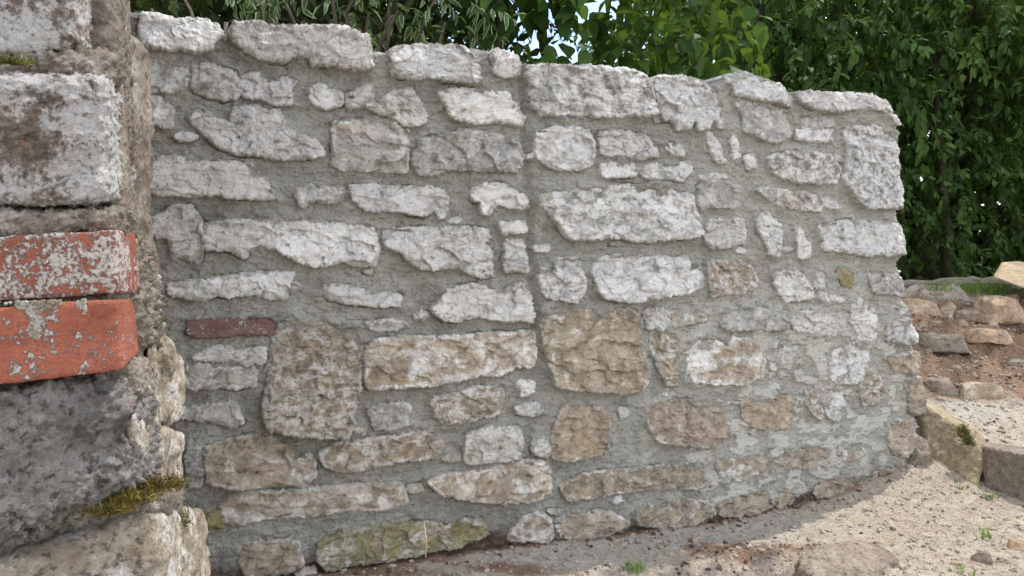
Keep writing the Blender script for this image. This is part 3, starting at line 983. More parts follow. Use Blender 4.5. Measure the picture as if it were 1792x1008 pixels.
# ------------------------------------------------------------------ blocks and rocks
def block(name, C8, mat, parent=None, res=.006, k=9, amp=.006, freq=14, seed=0, style='rough', maxn=150, smooth=True, cuts=0, cutd=.82):
    """rounded hexahedron with broken faces. C8: corners in order (-x-y-z),(+x-y-z),(+x+y-z),(-x+y-z) then the same at +z"""
    C8 = np.array(C8, float)
    lx = max(np.linalg.norm(C8[1] - C8[0]), np.linalg.norm(C8[5] - C8[4]), np.linalg.norm(C8[2] - C8[3]))
    ly = max(np.linalg.norm(C8[3] - C8[0]), np.linalg.norm(C8[7] - C8[4]), np.linalg.norm(C8[2] - C8[1]))
    lz = max(np.linalg.norm(C8[4] - C8[0]), np.linalg.norm(C8[5] - C8[1]), np.linalg.norm(C8[6] - C8[2]))
    nx, ny, nz = [int(min(maxn, max(4, round(l / res)))) for l in (lx, ly, lz)]
    vid = {}
    P, Q = [], []
    def grid(n1, n2, fn):
        a = np.linspace(-1, 1, n1 + 1)
        b = np.linspace(-1, 1, n2 + 1)
        A, B = np.meshgrid(a, b)
        base = sum(len(x) for x in P)
        pts = fn(A.ravel(), B.ravel())
        P.append(pts)
        I = np.arange((n1 + 1) * (n2 + 1)).reshape(n2 + 1, n1 + 1) + base
        Q.append(np.stack([I[:-1, :-1].ravel(), I[:-1, 1:].ravel(), I[1:, 1:].ravel(), I[1:, :-1].ravel()], 1))
    one = lambda a: np.ones_like(a)
    grid(nx, nz, lambda a, b: np.stack([a, -one(a), b], 1))
    grid(nx, nz, lambda a, b: np.stack([-a, one(a), b], 1))
    grid(ny, nz, lambda a, b: np.stack([one(a), a, b], 1))
    grid(ny, nz, lambda a, b: np.stack([-one(a), -a, b], 1))
    grid(nx, ny, lambda a, b: np.stack([a, b, one(a)], 1))
    grid(nx, ny, lambda a, b: np.stack([a, -b, -one(a)], 1))
    X = np.concatenate(P)
    F4 = np.concatenate(Q)
    key = np.round(X * 1e5).astype(np.int64)
    _, first, inv = np.unique(key, axis=0, return_index=True, return_inverse=True)
    inv = inv.ravel()
    X = X[first]
    F4 = inv[F4]
    nrm = (np.abs(X) ** k).sum(1) ** (1.0 / k)
    Y = X / nrm[:, None]
    t = (Y + 1) / 2
    W = 0
    for c, (sx, sy, sz) in enumerate([(0, 0, 0), (1, 0, 0), (1, 1, 0), (0, 1, 0), (0, 0, 1), (1, 0, 1), (1, 1, 1), (0, 1, 1)]):
        wt = (t[:, 0] if sx else 1 - t[:, 0]) * (t[:, 1] if sy else 1 - t[:, 1]) * (t[:, 2] if sz else 1 - t[:, 2])
        W = W + wt[:, None] * C8[c]
    if cuts:
        rgc = np.random.RandomState(seed + 900)
        cc = W.mean(0)
        ex = W.max(0) - W.min(0)
        for _ in range(cuts):
            nv = rgc.normal(size=3); nv[2] = abs(nv[2]) * .8; nv /= np.linalg.norm(nv)
            sup = ((W - cc) @ nv).max()
            e_ = (W - cc) @ nv - sup * rgc.uniform(cutd - .1, cutd + .12)
            W = W - np.clip(e_, 0, None)[:, None] * nv
    N = vnormals(W, F4)
    p = W * freq + seed * 11.3
    if style == 'brick':
        d = amp * (fbm(p * .5, 3) + .5 * fbm(p * 3, 3))
    else:
        wl = fbm(p * .5, 3)
        f1, f2, rv = worley(p * .8 + wl[:, None] * .6)
        d = amp * (1.3 * wl + 1.6 * (rv - .5) * sstep(0, .25, f2 - f1) + .8 * fbm(p * 2, 4, .6) + .5 * fbm(p * 1.3 + 7, 4, .55, ridged=True))
        if style == 'pebbly':
            g1, g2, gr = worley(p * 5)
            d = d + amp * .85 * (1 - np.clip(g1 / .5, 0, 1) ** 2) * (gr > .35) - amp * .3
            g1, g2, gr = worley(p * 10 + 4)
            d = d + amp * .40 * (1 - np.clip(g1 / .55, 0, 1) ** 2)
    W = W + N * d[:, None]
    return mesh(name, W, F4, mat, parent)


def frus(tl, tr, br, bl, zl, zr, back=None, dback=.3, brt=None, brb=None, zb=None):
    """front quad from pixels (depths zl left, zr right), back edge either given at the right or pushed away"""
    TL, TR, BR, BL = at(*tl, zl), at(*tr, zr), at(*br, zr), at(*bl, zl)
    if brt is not None:
        T2, B2 = at(*brt, zb), at(*brb, zb)
    else:
        off = np.array([0, dback, 0]) if back is None else np.array(back)
        T2, B2 = TR + off, BR + off
    TLb, BLb = TL + (T2 - TR), BL + (B2 - BR)
    return [BL, BR, B2, BLb, TL, TR, T2, TLb]


pier = empty('masonry_pier', (-.62, .95, 0), 'old crumbling pier of lichened blocks and two red bricks, near the left edge', 'pier')
# mortar core that shows on the narrow side face
block('old_mortar', frus((-90, -150), (212, -150), (232, 470), (-90, 470), .80, .885, brt=(222, -150), brb=(234, 470), zb=1.30),
      M['pier_mortar'], pier, .0035, 12, .0028, 22, 1, 'pebbly', 230)
block('lower_core', frus((-90, 440), (228, 440), (262, 1300), (-90, 1300), .80, .90, brt=(262, 440), brb=(318, 1300), zb=1.22),
      M['pier_mortar'], pier, .005, 10, .006, 16, 2, 'pebbly', 200)
block('top_block', frus((-90, -110), (138, -110), (133, 93), (-90, 97), .735, .80, brt=(205, -110), brb=(206, 96), zb=1.0),
      M['pier_white'], pier, .003, 14, .0035, 24, 3, 'pebbly')
block('mortar_bed', frus((-90, 96), (200, 92), (204, 150), (-90, 145), .742, .815, brt=(230, 96), brb=(232, 150), zb=1.1),
      M['pier_mortar'], pier, .0028, 8, .0065, 30, 4, 'pebbly')
block('lichened_block', frus((-90, 128), (197, 126), (191, 356), (-90, 359), .728, .795, brt=(236, 130), brb=(240, 352), zb=1.05),
      M['pier_white'], pier, .0028, 12, .0042, 22, 5, 'pebbly')
block('mortar_ledge', frus((-90, 372), (208, 362), (212, 410), (-90, 418), .736, .808, brt=(236, 366), brb=(244, 412), zb=1.05),
      M['pier_mortar'], pier, .0026, 7, .0060, 30, 6, 'pebbly')
b1 = block('brick', frus((-90, 419), (203, 401), (211, 513), (-90, 533), .722, .796, brt=(238, 408), brb=(243, 514), zb=.90),
           M['brick'], pier, .0022, 30, .0030, 34, 7, 'brick')
b1['label'] = 'upper red brick blotched with white lichen'
b2 = block('brick', frus((-90, 545), (205, 524), (216, 646), (-90, 688), .705, .782, brt=(231, 521), brb=(244, 618), zb=.885),
           M['brick2'], pier, .0022, 30, .0032, 34, 8, 'brick')
b2['label'] = 'lower red brick with mortar smear at its left'
def crumbs(name, P, size, mat, parent, seed=1, flat=.6):
    rg = np.random.RandomState(seed)
    P = np.array(P)
    m = len(P)
    oc = np.array([(1, 0, 0), (-1, 0, 0), (0, 1, 0), (0, -1, 0), (0, 0, 1), (0, 0, -1), (.6, .6, .6), (-.6, .6, .6), (.6, -.6, .6), (-.6, -.6, .6), (.6, .6, -.6), (-.6, .6, -.6), (.6, -.6, -.6), (-.6, -.6, -.6)], float)
    fi = []
    for x, a_ in ((0, (6, 8, 12, 10)), (1, (7, 11, 13, 9)), (2, (6, 10, 11, 7)), (3, (8, 9, 13, 12)), (4, (6, 7, 9, 8)), (5, (10, 12, 13, 11))):
        for q in range(4): fi.append((x, a_[q], a_[(q + 1) % 4]))
    fi = np.array(fi)
    v = oc[None] * (1 + rg.uniform(-.3, .3, (m, 14, 1))) * size * rg.uniform(.4, 1.3, (m, 1, 1))
    v = v + P[:, None]
    return mesh(name, v.reshape(-1, 3), (fi[None] + (np.arange(m) * 14)[:, None, None]).reshape(-1, 3), mat, parent)


rs = np.random.RandomState(2)
sm = []
while len(sm) < 700:
    x, y = rs.uniform(-10, 150), rs.uniform(522, 622)
    f = float(fbm(np.array([x * .03, y * .03, 1.0]), 3))
    lim = 536 - abs(x - 50) * .06 + 66 * max(0, 1 - abs(x - 64) / 22.) + 50 * f
    if y < lim and y > 524 - x * .02 + 4:
        sm.append(at(x, y, .7035 + .078 * (x + 90) / 295. - .001))
crumbs('mortar_smear', sm, .0017, M['pier_pale'], b2, 3)
block('mortar_joint', frus((-90, 520), (215, 500), (217, 532), (-90, 556), .745, .825, brt=(244, 500), brb=(245, 530), zb=1.0),
      M['pier_mortar'], pier, .003, 8, .004, 30, 9, 'pebbly')
block('mortar_bed', frus((-90, 660), (228, 632), (250, 690), (-90, 712), .735, .83, brt=(262, 618), brb=(272, 700), zb=1.0),
      M['pier_mortar'], pier, .003, 7, .006, 26, 10, 'pebbly')
gb = block('grey_block', frus((-90, 690), (196, 668), (262, 852), (-90, 985), .70, .80, brt=(268, 672), brb=(288, 822), zb=.98),
           M['pier_grey'], pier, .0028, 9, .0085, 15, 11, 'pebbly', 170)
gb['label'] = 'dark grey conglomerate block under the bricks'
block('side_stone', frus((196, 652), (246, 640), (272, 836), (236, 800), .80, .93, brt=(270, 640), brb=(290, 800), zb=1.1),
      M['pier_pale'], pier, .0032, 6, .006, 22, 12, 'rough')
block('rubble', frus((206, 430), (250, 432), (262, 600), (214, 600), .86, .95, brt=(268, 440), brb=(284, 600), zb=1.2),
      M['pier_mortar'], pier, .004, 6, .010, 24, 13, 'pebbly')
block('side_stone', frus((246, 588), (292, 590), (300, 742), (262, 752), .98, 1.10, brt=(318, 616), brb=(322, 726), zb=1.35),
      M['pier_pale'], pier, .004, 4, .010, 14, 14, 'rough')
block('side_stone', frus((255, 752), (298, 752), (306, 868), (262, 872), .97, 1.08, brt=(318, 764), brb=(322, 862), zb=1.35),
      M['pier_pale'], pier, .004, 5, .009, 15, 15, 'rough')
block('mortar_shelf', frus((-90, 975), (262, 842), (300, 890), (-90, 1060), .76, .86, brt=(306, 838), brb=(318, 884), zb=1.1),
      M['pier_mortar'], pier, .003, 6, .010, 20, 16, 'pebbly', 170)
block('bottom_block', frus((-90, 1010), (286, 880), (310, 1250), (-90, 1300), .72, .84, brt=(318, 880), brb=(330, 1250), zb=1.05),
      M['pier_pale'], pier, .0038, 8, .009, 16, 17, 'rough')
block('side_stone', frus((300, 882), (340, 892), (352, 1090), (312, 1090), .98, 1.10, brt=(358, 906), brb=(368, 1090), zb=1.30),
      M['pier_pale'], pier, .004, 4, .008, 16, 20, 'rough')


block('upper_shade_block', frus((-1000, -1700), (214, -1700), (214, -146), (-1000, -146), .80, .885, brt=(230, -1700), brb=(230, -146), zb=1.30),  # unseen block added above the pier to keep sky light off the wall
      M['pier_mortar'], pier, .02, 14, .008, 14, 21, 'pebbly', 90)
block('rear_shade_block', [(-1.9, 1.22, -.1), (-.665, 1.22, -.1), (-1.12, 2.02, -.1), (-1.9, 2.02, -.1), (-1.9, 1.22, 2.3), (-.665, 1.22, 2.3), (-1.12, 2.02, 2.3), (-1.9, 2.02, 2.3)],  # unseen block added behind the pier to darken the wall's left part
      M['pier_mortar'], pier, .018, 14, .008, 14, 23, 'pebbly', 110)
block('hidden_shade_block', frus((-1000, -150), (-84, -150), (-84, 1400), (-1000, 1400), .82, .84, dback=.5),  # out of view, added with the upper block to shade the wall's left
      M['pier_mortar'], pier, .02, 14, .008, 14, 22, 'pebbly', 90)


def tuft_cloud(name, centres, mat, parent, n=900, size=.008, seed=3):
    """moss cushions: many tiny upright blades"""
    rg = np.random.RandomState(seed)
    V, Fc = [], []
    for (c, rad) in centres:
        p = rg.normal(size=(n, 3)) * np.array(rad) * .55
        p[:, 2] = np.abs(p[:, 2])
        d = rg.normal(size=(n, 3)) * .7 + np.array([0, -.5, .9])
        d /= np.linalg.norm(d, axis=1)[:, None]
        s = np.cross(d, rg.normal(size=(n, 3)))
        s /= np.linalg.norm(s, axis=1)[:, None]
        L = size * rg.uniform(.5, 1.3, n)[:, None]
        b = len(V) * 0 + sum(len(x) for x in V)
        q = np.array(c) + p
        V.append(np.concatenate([q - s * L * .16, q + s * L * .16, q + d * L]))
        i = np.arange(n)
        Fc.append(np.stack([i, i + n, i + 2 * n], 1) + b)
    return mesh(name, np.concatenate(V), np.concatenate(Fc), mat, parent)


tuft_cloud('moss', [(at(262, 858, .845), (.022, .02, .009)), (at(225, 878, .80), (.024, .012, .009)), (at(292, 852, .95), (.018, .02, .008)), (at(190, 897, .775), (.018, .01, .005))], M['moss'], pier, 1400, .0055)
tuft_cloud('moss', [(at(318, 925, 1.03), (.01, .02, .03)), (at(277, 576, 1.15), (.008, .03, .02)), (at(20, 112, .735), (.018, .006, .004))], M['moss_green'], pier, 500, .005, 5)
tuft_cloud('moss', [(np.array(at(615, 172, 2.34)), (.012, .006, .006)), (np.array(at(565, 122, 2.3)), (.012, .006, .005)), (np.array(at(826, 154, 2.44)), (.012, .006, .006)), (np.array(at(948, 232, 2.53)), (.014, .006, .005))], M['moss_green'], wall, 90, .007, 6)

# ------------------------------------------------------------------ ground
xs = np.concatenate([-np.geomspace(400, 1.5, 60), np.arange(-1.45, 4.6, .0125), np.geomspace(4.65, 400, 60)])
ys = np.concatenate([-np.geomspace(300, .3, 30), np.arange(0, 1.6, .06), np.arange(1.6, 5.9, .0125), np.geomspace(5.95, 600, 90)])
GX, GY = np.meshgrid(xs, ys)
GZ = hz(GX, GY)
pp = np.stack([GX, GY, 0 * GX], -1)
per = (np.stack([GX, GY], -1) - WO[:2]) @ WN[:2]           # metres in front of the wall face
alg = (np.stack([GX, GY], -1) - WO[:2]) @ WT[:2]
nn = fbm(pp * 7, 4, .6)
soil = .75 * sstep(.075, .0, per + .03 * nn) * (per > -.4) * (alg < 2.2)
soil += 1.0 * sstep(3.75, 4.15, GY) * (1 - sstep(4.95, 5.2, GY)) * sstep(-.75, .15, nn + .3)
soil += .95 * sstep(5.3, 5.6, GY)
soil += .80 * np.exp(-((GX - .88) / .40) ** 2 - ((GY - 2.62) / .16) ** 2)
soil += .8 * np.exp(-((GX - .02) / .28) ** 2 - ((GY - 2.42) / .06) ** 2)
soil += .8 * np.exp(-((GX + .40) / .25) ** 2 - ((GY - 2.33) / .06) ** 2)
sand = sstep(.45, .15, per) * (1 - sstep(.9, 1.7, alg)) * .75 + .8 * np.exp(-((GX - 2.3) / .35) ** 2 - ((GY - 3.85) / .12) ** 2)
grd = mesh('ground', np.stack([GX.ravel(), GY.ravel(), GZ.ravel()], 1),
           (lambda I: np.stack([I[:-1, :-1].ravel(), I[:-1, 1:].ravel(), I[1:, 1:].ravel(), I[1:, :-1].ravel()], 1))(np.arange(GX.size).reshape(GX.shape)),
           M['ground'], None, dict(soil=np.clip(soil, 0, 1).ravel(), sand=np.clip(sand, 0, 1).ravel(), green=sstep(6.1, 6.6, GY).ravel()))
tag(grd, kind='structure')


def scatter(name, n, mat, box, smin, smax, seed, dens=None, label=''):
    rg = np.random.RandomState(seed)
    T = (1 + 5 ** .5) / 2
    iv = np.array([(-1, T, 0), (1, T, 0), (-1, -T, 0), (1, -T, 0), (0, -1, T), (0, 1, T), (0, -1, -T), (0, 1, -T), (T, 0, -1), (T, 0, 1), (-T, 0, -1), (-T, 0, 1)]) / 1.9
    fi = np.array([(0, 11, 5), (0, 5, 1), (0, 1, 7), (0, 7, 10), (0, 10, 11), (1, 5, 9), (5, 11, 4), (11, 10, 2), (10, 7, 6), (7, 1, 8), (3, 9, 4), (3, 4, 2), (3, 2, 6), (3, 6, 8), (3, 8, 9), (4, 9, 5), (2, 4, 11), (6, 2, 10), (8, 6, 7), (9, 8, 1)])
    x = rg.uniform(box[0], box[1], n * 3)
    y = rg.uniform(box[2], box[3], n * 3)
    pr = (np.stack([x, y], -1) - WO[:2]) @ WN[:2]
    al = (np.stack([x, y], -1) - WO[:2]) @ WT[:2]
    ok = (pr > .012) | (al > 2.1) | (y > 4.0)
    if dens is not None: ok &= rg.rand(len(x)) < dens(x, y, pr)
    x, y = x[ok][:n], y[ok][:n]
    m = len(x)
    s = smin * (smax / smin) ** (rg.rand(m) ** 2.2)
    z = hz(x, y) + s * .25
    sc = rg.uniform(.6, 1.2, (m, 1, 3)) * s[:, None, None] * np.array([1, 1, .7])
    ang = rg.uniform(0, 6.28, m)
    v = (iv[None] * (1 + rg.uniform(-.25, .25, (m, 12, 1)))) * sc
    c, sn = np.cos(ang)[:, None], np.sin(ang)[:, None]
    v = np.stack([v[..., 0] * c - v[..., 1] * sn, v[..., 0] * sn + v[..., 1] * c, v[..., 2]], -1)
    v = v + np.stack([x, y, z], -1)[:, None]
    f = (fi[None] + (np.arange(m) * 12)[:, None, None]).reshape(-1, 3)
    o = mesh(name, v.reshape(-1, 3), f, mat, smooth=False)
    return tag(o, label, 'gravel', kind='stuff')


scatter('gravel', 18000, M['pebble'], (-.9, 3.8, 2.25, 5.2), .0020, .013, 11, None, 'small pale gravel strewn over the sandy ground')
scatter('soil_crumbs', 3200, M['clod'], (-.9, 3.8, 2.25, 5.2), .0025, .014, 12,
        lambda x, y, pr: np.clip(.05 + .8 * (pr < .1) * (y < 3.8) + .9 * np.exp(-((x - .88) / .4) ** 2 - ((y - 2.62) / .18) ** 2) + .6 * (y > 4), 0, 1), 'dark crumbs of soil lying on the ground')


def rock(name, px, py, dims, rotz, mat, label, cat='rock', seed=0, sink=.25, tilt=(0, 0), k=5, amp=.012, freq=9, group=None, res=.01, taper=.8, jit=.12, loc=None):
    g = G(px, py) if loc is None else np.array(loc)
    rg = np.random.RandomState(seed + 100)
    L, W, H = dims
    C = []
    for sz in (-.5, .5):
        for sx, sy in ((-.5, -.5), (.5, -.5), (.5, .5), (-.5, .5)):
            f = taper if sz > 0 else 1
            C.append(np.array([sx * L * f, sy * W * f, sz * H]) + rg.uniform(-jit, jit, 3) * np.array([L, W, H]))
    Rm = np.array(Matrix.Rotation(rotz, 3, 'Z') @ Matrix.Rotation(tilt[0], 3, 'X') @ Matrix.Rotation(tilt[1], 3, 'Y'))
    C = [Rm @ c + g + np.array([0, 0, H * (.5 - sink)]) for c in C]
    o = block(name, C, mat, None, res * .8, max(k, 9), amp * .7, freq * 1.6, seed, 'rough', 90, cuts=9, cutd=.70)
    return tag(o, label, cat, group)


# yellow block at the foot of the wall end
def seated(bl, br, tl, tr, lean, back, sink=.07):
    BL, BR = G(*bl), G(*br)
    TL, TR = at(*tl, BL[1] + lean), at(*tr, BR[1] + lean)
    bk = np.array(back)
    dn = np.array([0, -.02, -sink])
    return [BL + dn, BR + dn, BR + bk + dn, BL + bk + dn, TL, TR, TR + bk, TL + bk]


C8 = seated((1618, 796), (1702, 856), (1612, 706), (1733, 776), .13, (.10, .22, .0))
YM = (C8[0][1] + C8[1][1]) / 2
yb = block('sandstone_block', C8, M['sand_rock'], None, .0055, 16, .007, 16, 31, 'rough', 90, cuts=5, cutd=.88)
tag(yb, 'large yellow sandstone block with a moss patch, at the foot of the wall end', 'rock')
tuft_cloud('moss', [(at(1684, 757, YM + .07), (.022, .02, .03)), (at(1694, 778, YM + .03), (.02, .02, .03)), (at(1690, 767, YM + .05), (.03, .02, .03))], M['moss_green'], yb, 420, .012, 8)
C8 = seated((1720, 856), (1860, 908), (1730, 784), (1860, 806), .05, (.12, .34, -.05))
tag(block('stone_slab', C8, M['brown_rock'], None, .006, 20, .005, 14, 32, 'rough', 100, cuts=4, cutd=.9), 'squared grey-brown stone block right of the yellow block, cut by the right edge', 'rock')
rock('long_rock', 1700, 690, (.36, .13, .085), R(4), M['pale_rock'], 'long pale rock lying on the sand below the soil bank', seed=41, sink=.2, k=6, amp=.010)
rock('dark_rock', 1640, 680, (.26, .14, .075), R(-8), M['brown_rock'], 'brown rock lying between the wall end and the long pale rock', seed=42, sink=.3)
rock('buried_rock', 1490, 980, (.52, .32, .13), R(24), M['brown_rock'], 'broad pale rock half buried in soil at the bottom edge', seed=43, sink=.68, tilt=(R(10), 0), amp=.012, res=.006)
rock('small_rock', 1722, 985, (.085, .07, .05), R(-40), M['brown_rock'], 'small angular brown rock in the sand near the bottom right', seed=44, sink=.3, amp=.006, res=.005)
rock('flat_rock', 1790, 960, (.12, .1, .04), R(10), M['orange_rock'], 'flat reddish rock cut by the right edge near the bottom', seed=45, sink=.4, amp=.006, res=.006)
rock('mound_rock', 1745, 548, (.40, .3, .16), R(12), M['orange_rock'], 'big orange rock on top of the soil bank below the beam', seed=46, sink=.35, res=.012, amp=.016)
rock('mound_rock', 1692, 556, (.20, .16, .10), R(-5), M['brown_rock'], 'dark rounded rock in the top of the soil bank', seed=47, sink=.35, amp=.012)
rock('mound_rock', 1655, 552, (.14, .12, .13), R(30), M['pale_rock'], 'upright pale rock standing left in the soil bank', seed=48, sink=.3)
rock('mound_rock', 1605, 545, (.34, .2, .12), R(8), M['orange_rock'], 'pale orange rock right behind the wall end on the bank', seed=49, sink=.35, amp=.014)
rock('mound_rock', 1640, 600, (.40, .22, .10), R(-20), M['brown_rock'], 'brown earthy rock jutting from the middle of the bank', seed=50, sink=.45, amp=.014)
rock('mound_rock', 1715, 590, (.30, .16, .07), R(-25), M['orange_rock'], 'flat orange rock sloping down the right of the bank', seed=51, sink=.4)
rock('mound_rock', 1788, 520, (.16, .14, .09), R(5), M['pale_rock'], 'pale rock at the right edge under the beam', seed=52, sink=.3)
rock('mound_rock', 1785, 640, (.14, .12, .06), R(5), M['brown_rock'], 'brown rock low on the bank at the right edge', seed=53, sink=.3)
rock('wedged_rock', 1606, 800, (.13, .16, .14), R(10), M['brown_rock'], 'dusty brown rock wedged between the wall end and the yellow block', seed=58, sink=.35, amp=.008, res=.006)
rg = random.Random(15)
for i in range(6):
    px, py = rg.uniform(1600, 1810), 520 + 150 * rg.random() ** 1.8
    s = rg.uniform(.04, .15)
    mk = rg.choice(['pale_rock', 'orange_rock', 'orange_rock', 'brown_rock'])
    rock('bank_rock', px, py, (s * 1.5, s, s * .7), rg.uniform(0, 3), M[mk],
         ('larger ' if s > .1 else 'smaller ') + mk.split('_')[0] + ' rock half buried ' + ('high on' if py < 560 else 'lower down in') + ' the soil bank', seed=160 + i, amp=.006, res=.009, freq=14, group='rocks half buried in the soil bank', sink=.6, tilt=(rg.uniform(-.4, .4), rg.uniform(-.4, .4)))
rg = random.Random(5)
for i in range(26):
    px, py = rg.uniform(1610, 1790), rg.uniform(560, 720)
    s = rg.uniform(.02, .05)
    mk = rg.choice(['pale_rock', 'brown_rock', 'orange_rock'])
    rock('stone_chip', px, py, (s * 1.4, s, s * .6), rg.uniform(0, 3), M[mk],
         ('bigger ' if s > .035 else 'tiny ') + mk.split('_')[0] + ' loose chip ' + ('on the sand below' if py > 660 else 'on the slope of') + ' the soil bank', seed=60 + i, amp=.003, res=.006, freq=20, group='loose chips on the soil bank', sink=.3)
for i in range(38):
    px, py = rg.uniform(1000, 1780), rg.uniform(895, 1005)
    s = rg.uniform(.012, .042)
    mk = rg.choice(['pale_rock', 'brown_rock', 'orange_rock'])
    rock('stone_chip', px, py, (s * 1.4, s, s * .6), rg.uniform(0, 3), M[mk],
         ('bigger ' if s > .027 else 'tiny ') + mk.split('_')[0] + ' chip on the sand ' + ('in front of the wall' if px < 1390 else 'between the buried rock and the yellow block' if px < 1650 else 'in the bottom right corner'), seed=90 + i, amp=.002, res=.004, freq=26, group='stone chips on the sand', sink=.35)


# ------------------------------------------------------------------ wood
def tube(pts, rad, seg=8, name='branch', mat=None, parent=None, wob=.0):
    pts = np.array(pts, float)
    V, Fq = [], []
    for i, p in enumerate(pts):
        d = pts[min(i + 1, len(pts) - 1)] - pts[max(i - 1, 0)]
        d /= np.linalg.norm(d)
        a = np.cross(d, [0.1, .2, 1.0]); a /= np.linalg.norm(a)
        b = np.cross(d, a)
        r = rad[i] if hasattr(rad, '__len__') else rad
        for s in range(seg):
            an = 2 * math.pi * s / seg
            V.append(p + (a * math.cos(an) + b * math.sin(an)) * r * (1 + wob * math.sin(s * 2.3 + i * 1.7)))
    for i in range(len(pts) - 1):
        for s in range(seg):
            Fq.append((i * seg + s, i * seg + (s + 1) % seg, (i + 1) * seg + (s + 1) % seg, (i + 1) * seg + s))
    n = len(V)
    V += [pts[0], pts[-1]]
    tri = [(n, (s + 1) % seg, s) for s in range(seg)] + [(n + 1, n - seg + s, n - seg + (s + 1) % seg) for s in range(seg)]
    V, Fq, tri = np.array(V), np.array(Fq), np.array(tri)
    if name is None: return V, Fq, tri
    return mesh(name, V, [Fq, tri], mat, parent)


def curve(a, b, n=8, sag=0, wob=.02, seed=0):
    rg = np.random.RandomState(seed)
    t = np.linspace(0, 1, n)[:, None]
    p = np.array(a) * (1 - t) + np.array(b) * t
    p[:, 2] -= sag * np.sin(np.pi * t[:, 0])
    return p + rg.uniform(-wob, wob, p.shape)


# sawn beam
f0 = at(1737, 482, 5.3); f1 = at(1753, 457, 5.3)
C8 = [at(1736, 484, 5.0), at(1940, 560, 4.6), at(1960, 540, 4.9), at(1765, 476, 5.3),
      at(1752, 458, 5.05), at(1955, 512, 4.65), at(1970, 497, 4.95), at(1782, 456, 5.35)]
tag(block('sawn_beam', C8, M['wood_fresh'], None, .012, 30, .002, 10, 71, 'brick', 90), 'pale freshly sawn timber beam resting on the bank at the right edge', 'beam')
lg = [(1560, 500, 5.45, 1700, 490, 5.55, .030, 'long grey branch lying left below the hedge'), (1640, 496, 5.5, 1770, 497, 5.5, .034, 'thick weathered log lying behind the grass'),
      (1585, 506, 5.4, 1665, 501, 5.4, .018, 'thin grey stick nearest the wall end'), (1690, 491, 5.65, 1800, 486, 5.7, .026, 'grey branch running behind the sawn beam')]
for i, (x0, y0, Y0, x1, y1, Y1, r, lb) in enumerate(lg):
    a, b = at(x0, y0, Y0), at(x1, y1, Y1)
    o = tube(curve(a, b, 9, 0, .012, i), [r * (1 - .35 * j / 8) for j in range(9)], 8, 'fallen_branch', M['wood_grey'], None, .12)
    tag(o, lb, 'branch', 'grey branches below the hedge')


def blades(name, c, n, h, spread, mat, label, cat, seed=0, wid=.004, lean=.6, group=None):
    rg = np.random.RandomState(seed)
    V, Fq = [], []
    k = 5
    for i in range(n):
        a = rg.uniform(0, 6.28)
        b = np.array(c) + np.array([rg.normal() * spread, rg.normal() * spread * .6, 0])
        d = np.array([math.cos(a), math.sin(a), 0]) * rg.uniform(.1, lean)
        s = np.array([-math.sin(a), math.cos(a), 0]) * wid * rg.uniform(.6, 1.3)
        L = h * rg.uniform(.45, 1.1)
        o = len(V)
        for j in range(k):
            t = j / (k - 1)
            p = b + d * L * t ** 1.6 + np.array([0, 0, L * (t - .35 * t * t)])
            wt = (1 - t) ** .7 + .05
            V += [p - s * wt, p + s * wt]
        for j in range(k - 1):
            Fq.append((o + 2 * j, o + 2 * j + 1, o + 2 * j + 3, o + 2 * j + 2))
    ob = mesh(name, np.array(V), np.array(Fq), mat, None, dict(v=rg.rand(len(V))))
    return tag(ob, label, cat, group, 'stuff' if 'clump' in name else None)


blades('grass_clump', G(1725, 513), 420, .15, .12, M['grass'], 'bright green grass clump below the branches on the bank', 'grass', 1, .003)
blades('grass_clump', G(1650, 508), 60, .12, .07, M['grass'], 'sparse grass tuft left of the big clump on the bank', 'grass', 2, .003)
blades('weed', G(1112, 1000), 70, .055, .022, M['grass'], 'small feathery green weed at the bottom edge in front of the wall', 'weed', 3, .0016, 1.0)
blades('weed', G(1677, 858), 12, .04, .012, M['grass'], 'little weed sprouting left at the foot of the yellow block', 'weed', 4, .0035, 1.2)
blades('weed', G(1730, 872), 16, .045, .016, M['grass'], 'little flat weed right of the foot of the yellow block', 'weed', 5, .004, 1.6)
blades('weed', G(1722, 945), 14, .06, .016, M['grass'], 'broad bladed weed above the small brown rock', 'weed', 6, .005, 1.1)
blades('weed', G(1688, 1004), 16, .04, .022, M['grass'], 'low weed left of the small brown rock near the bottom', 'weed', 7, .003, 1.6)
blades('weed', G(1762, 588), 20, .05, .02, M['grass'], 'small weed on the right of the soil bank', 'weed', 8, .003, 1.2)
st = at(745, 975, 2.22)
tag(tube([st, st + [0.002, -.004, .05], st + [-.002, 0, .09], st + [-.005, .005, .115]], [.0022, .0035, .0025, .0006], 6, 'straw', M['straw']),
    'single dry straw standing against the yellow-green bottom stone', 'straw')


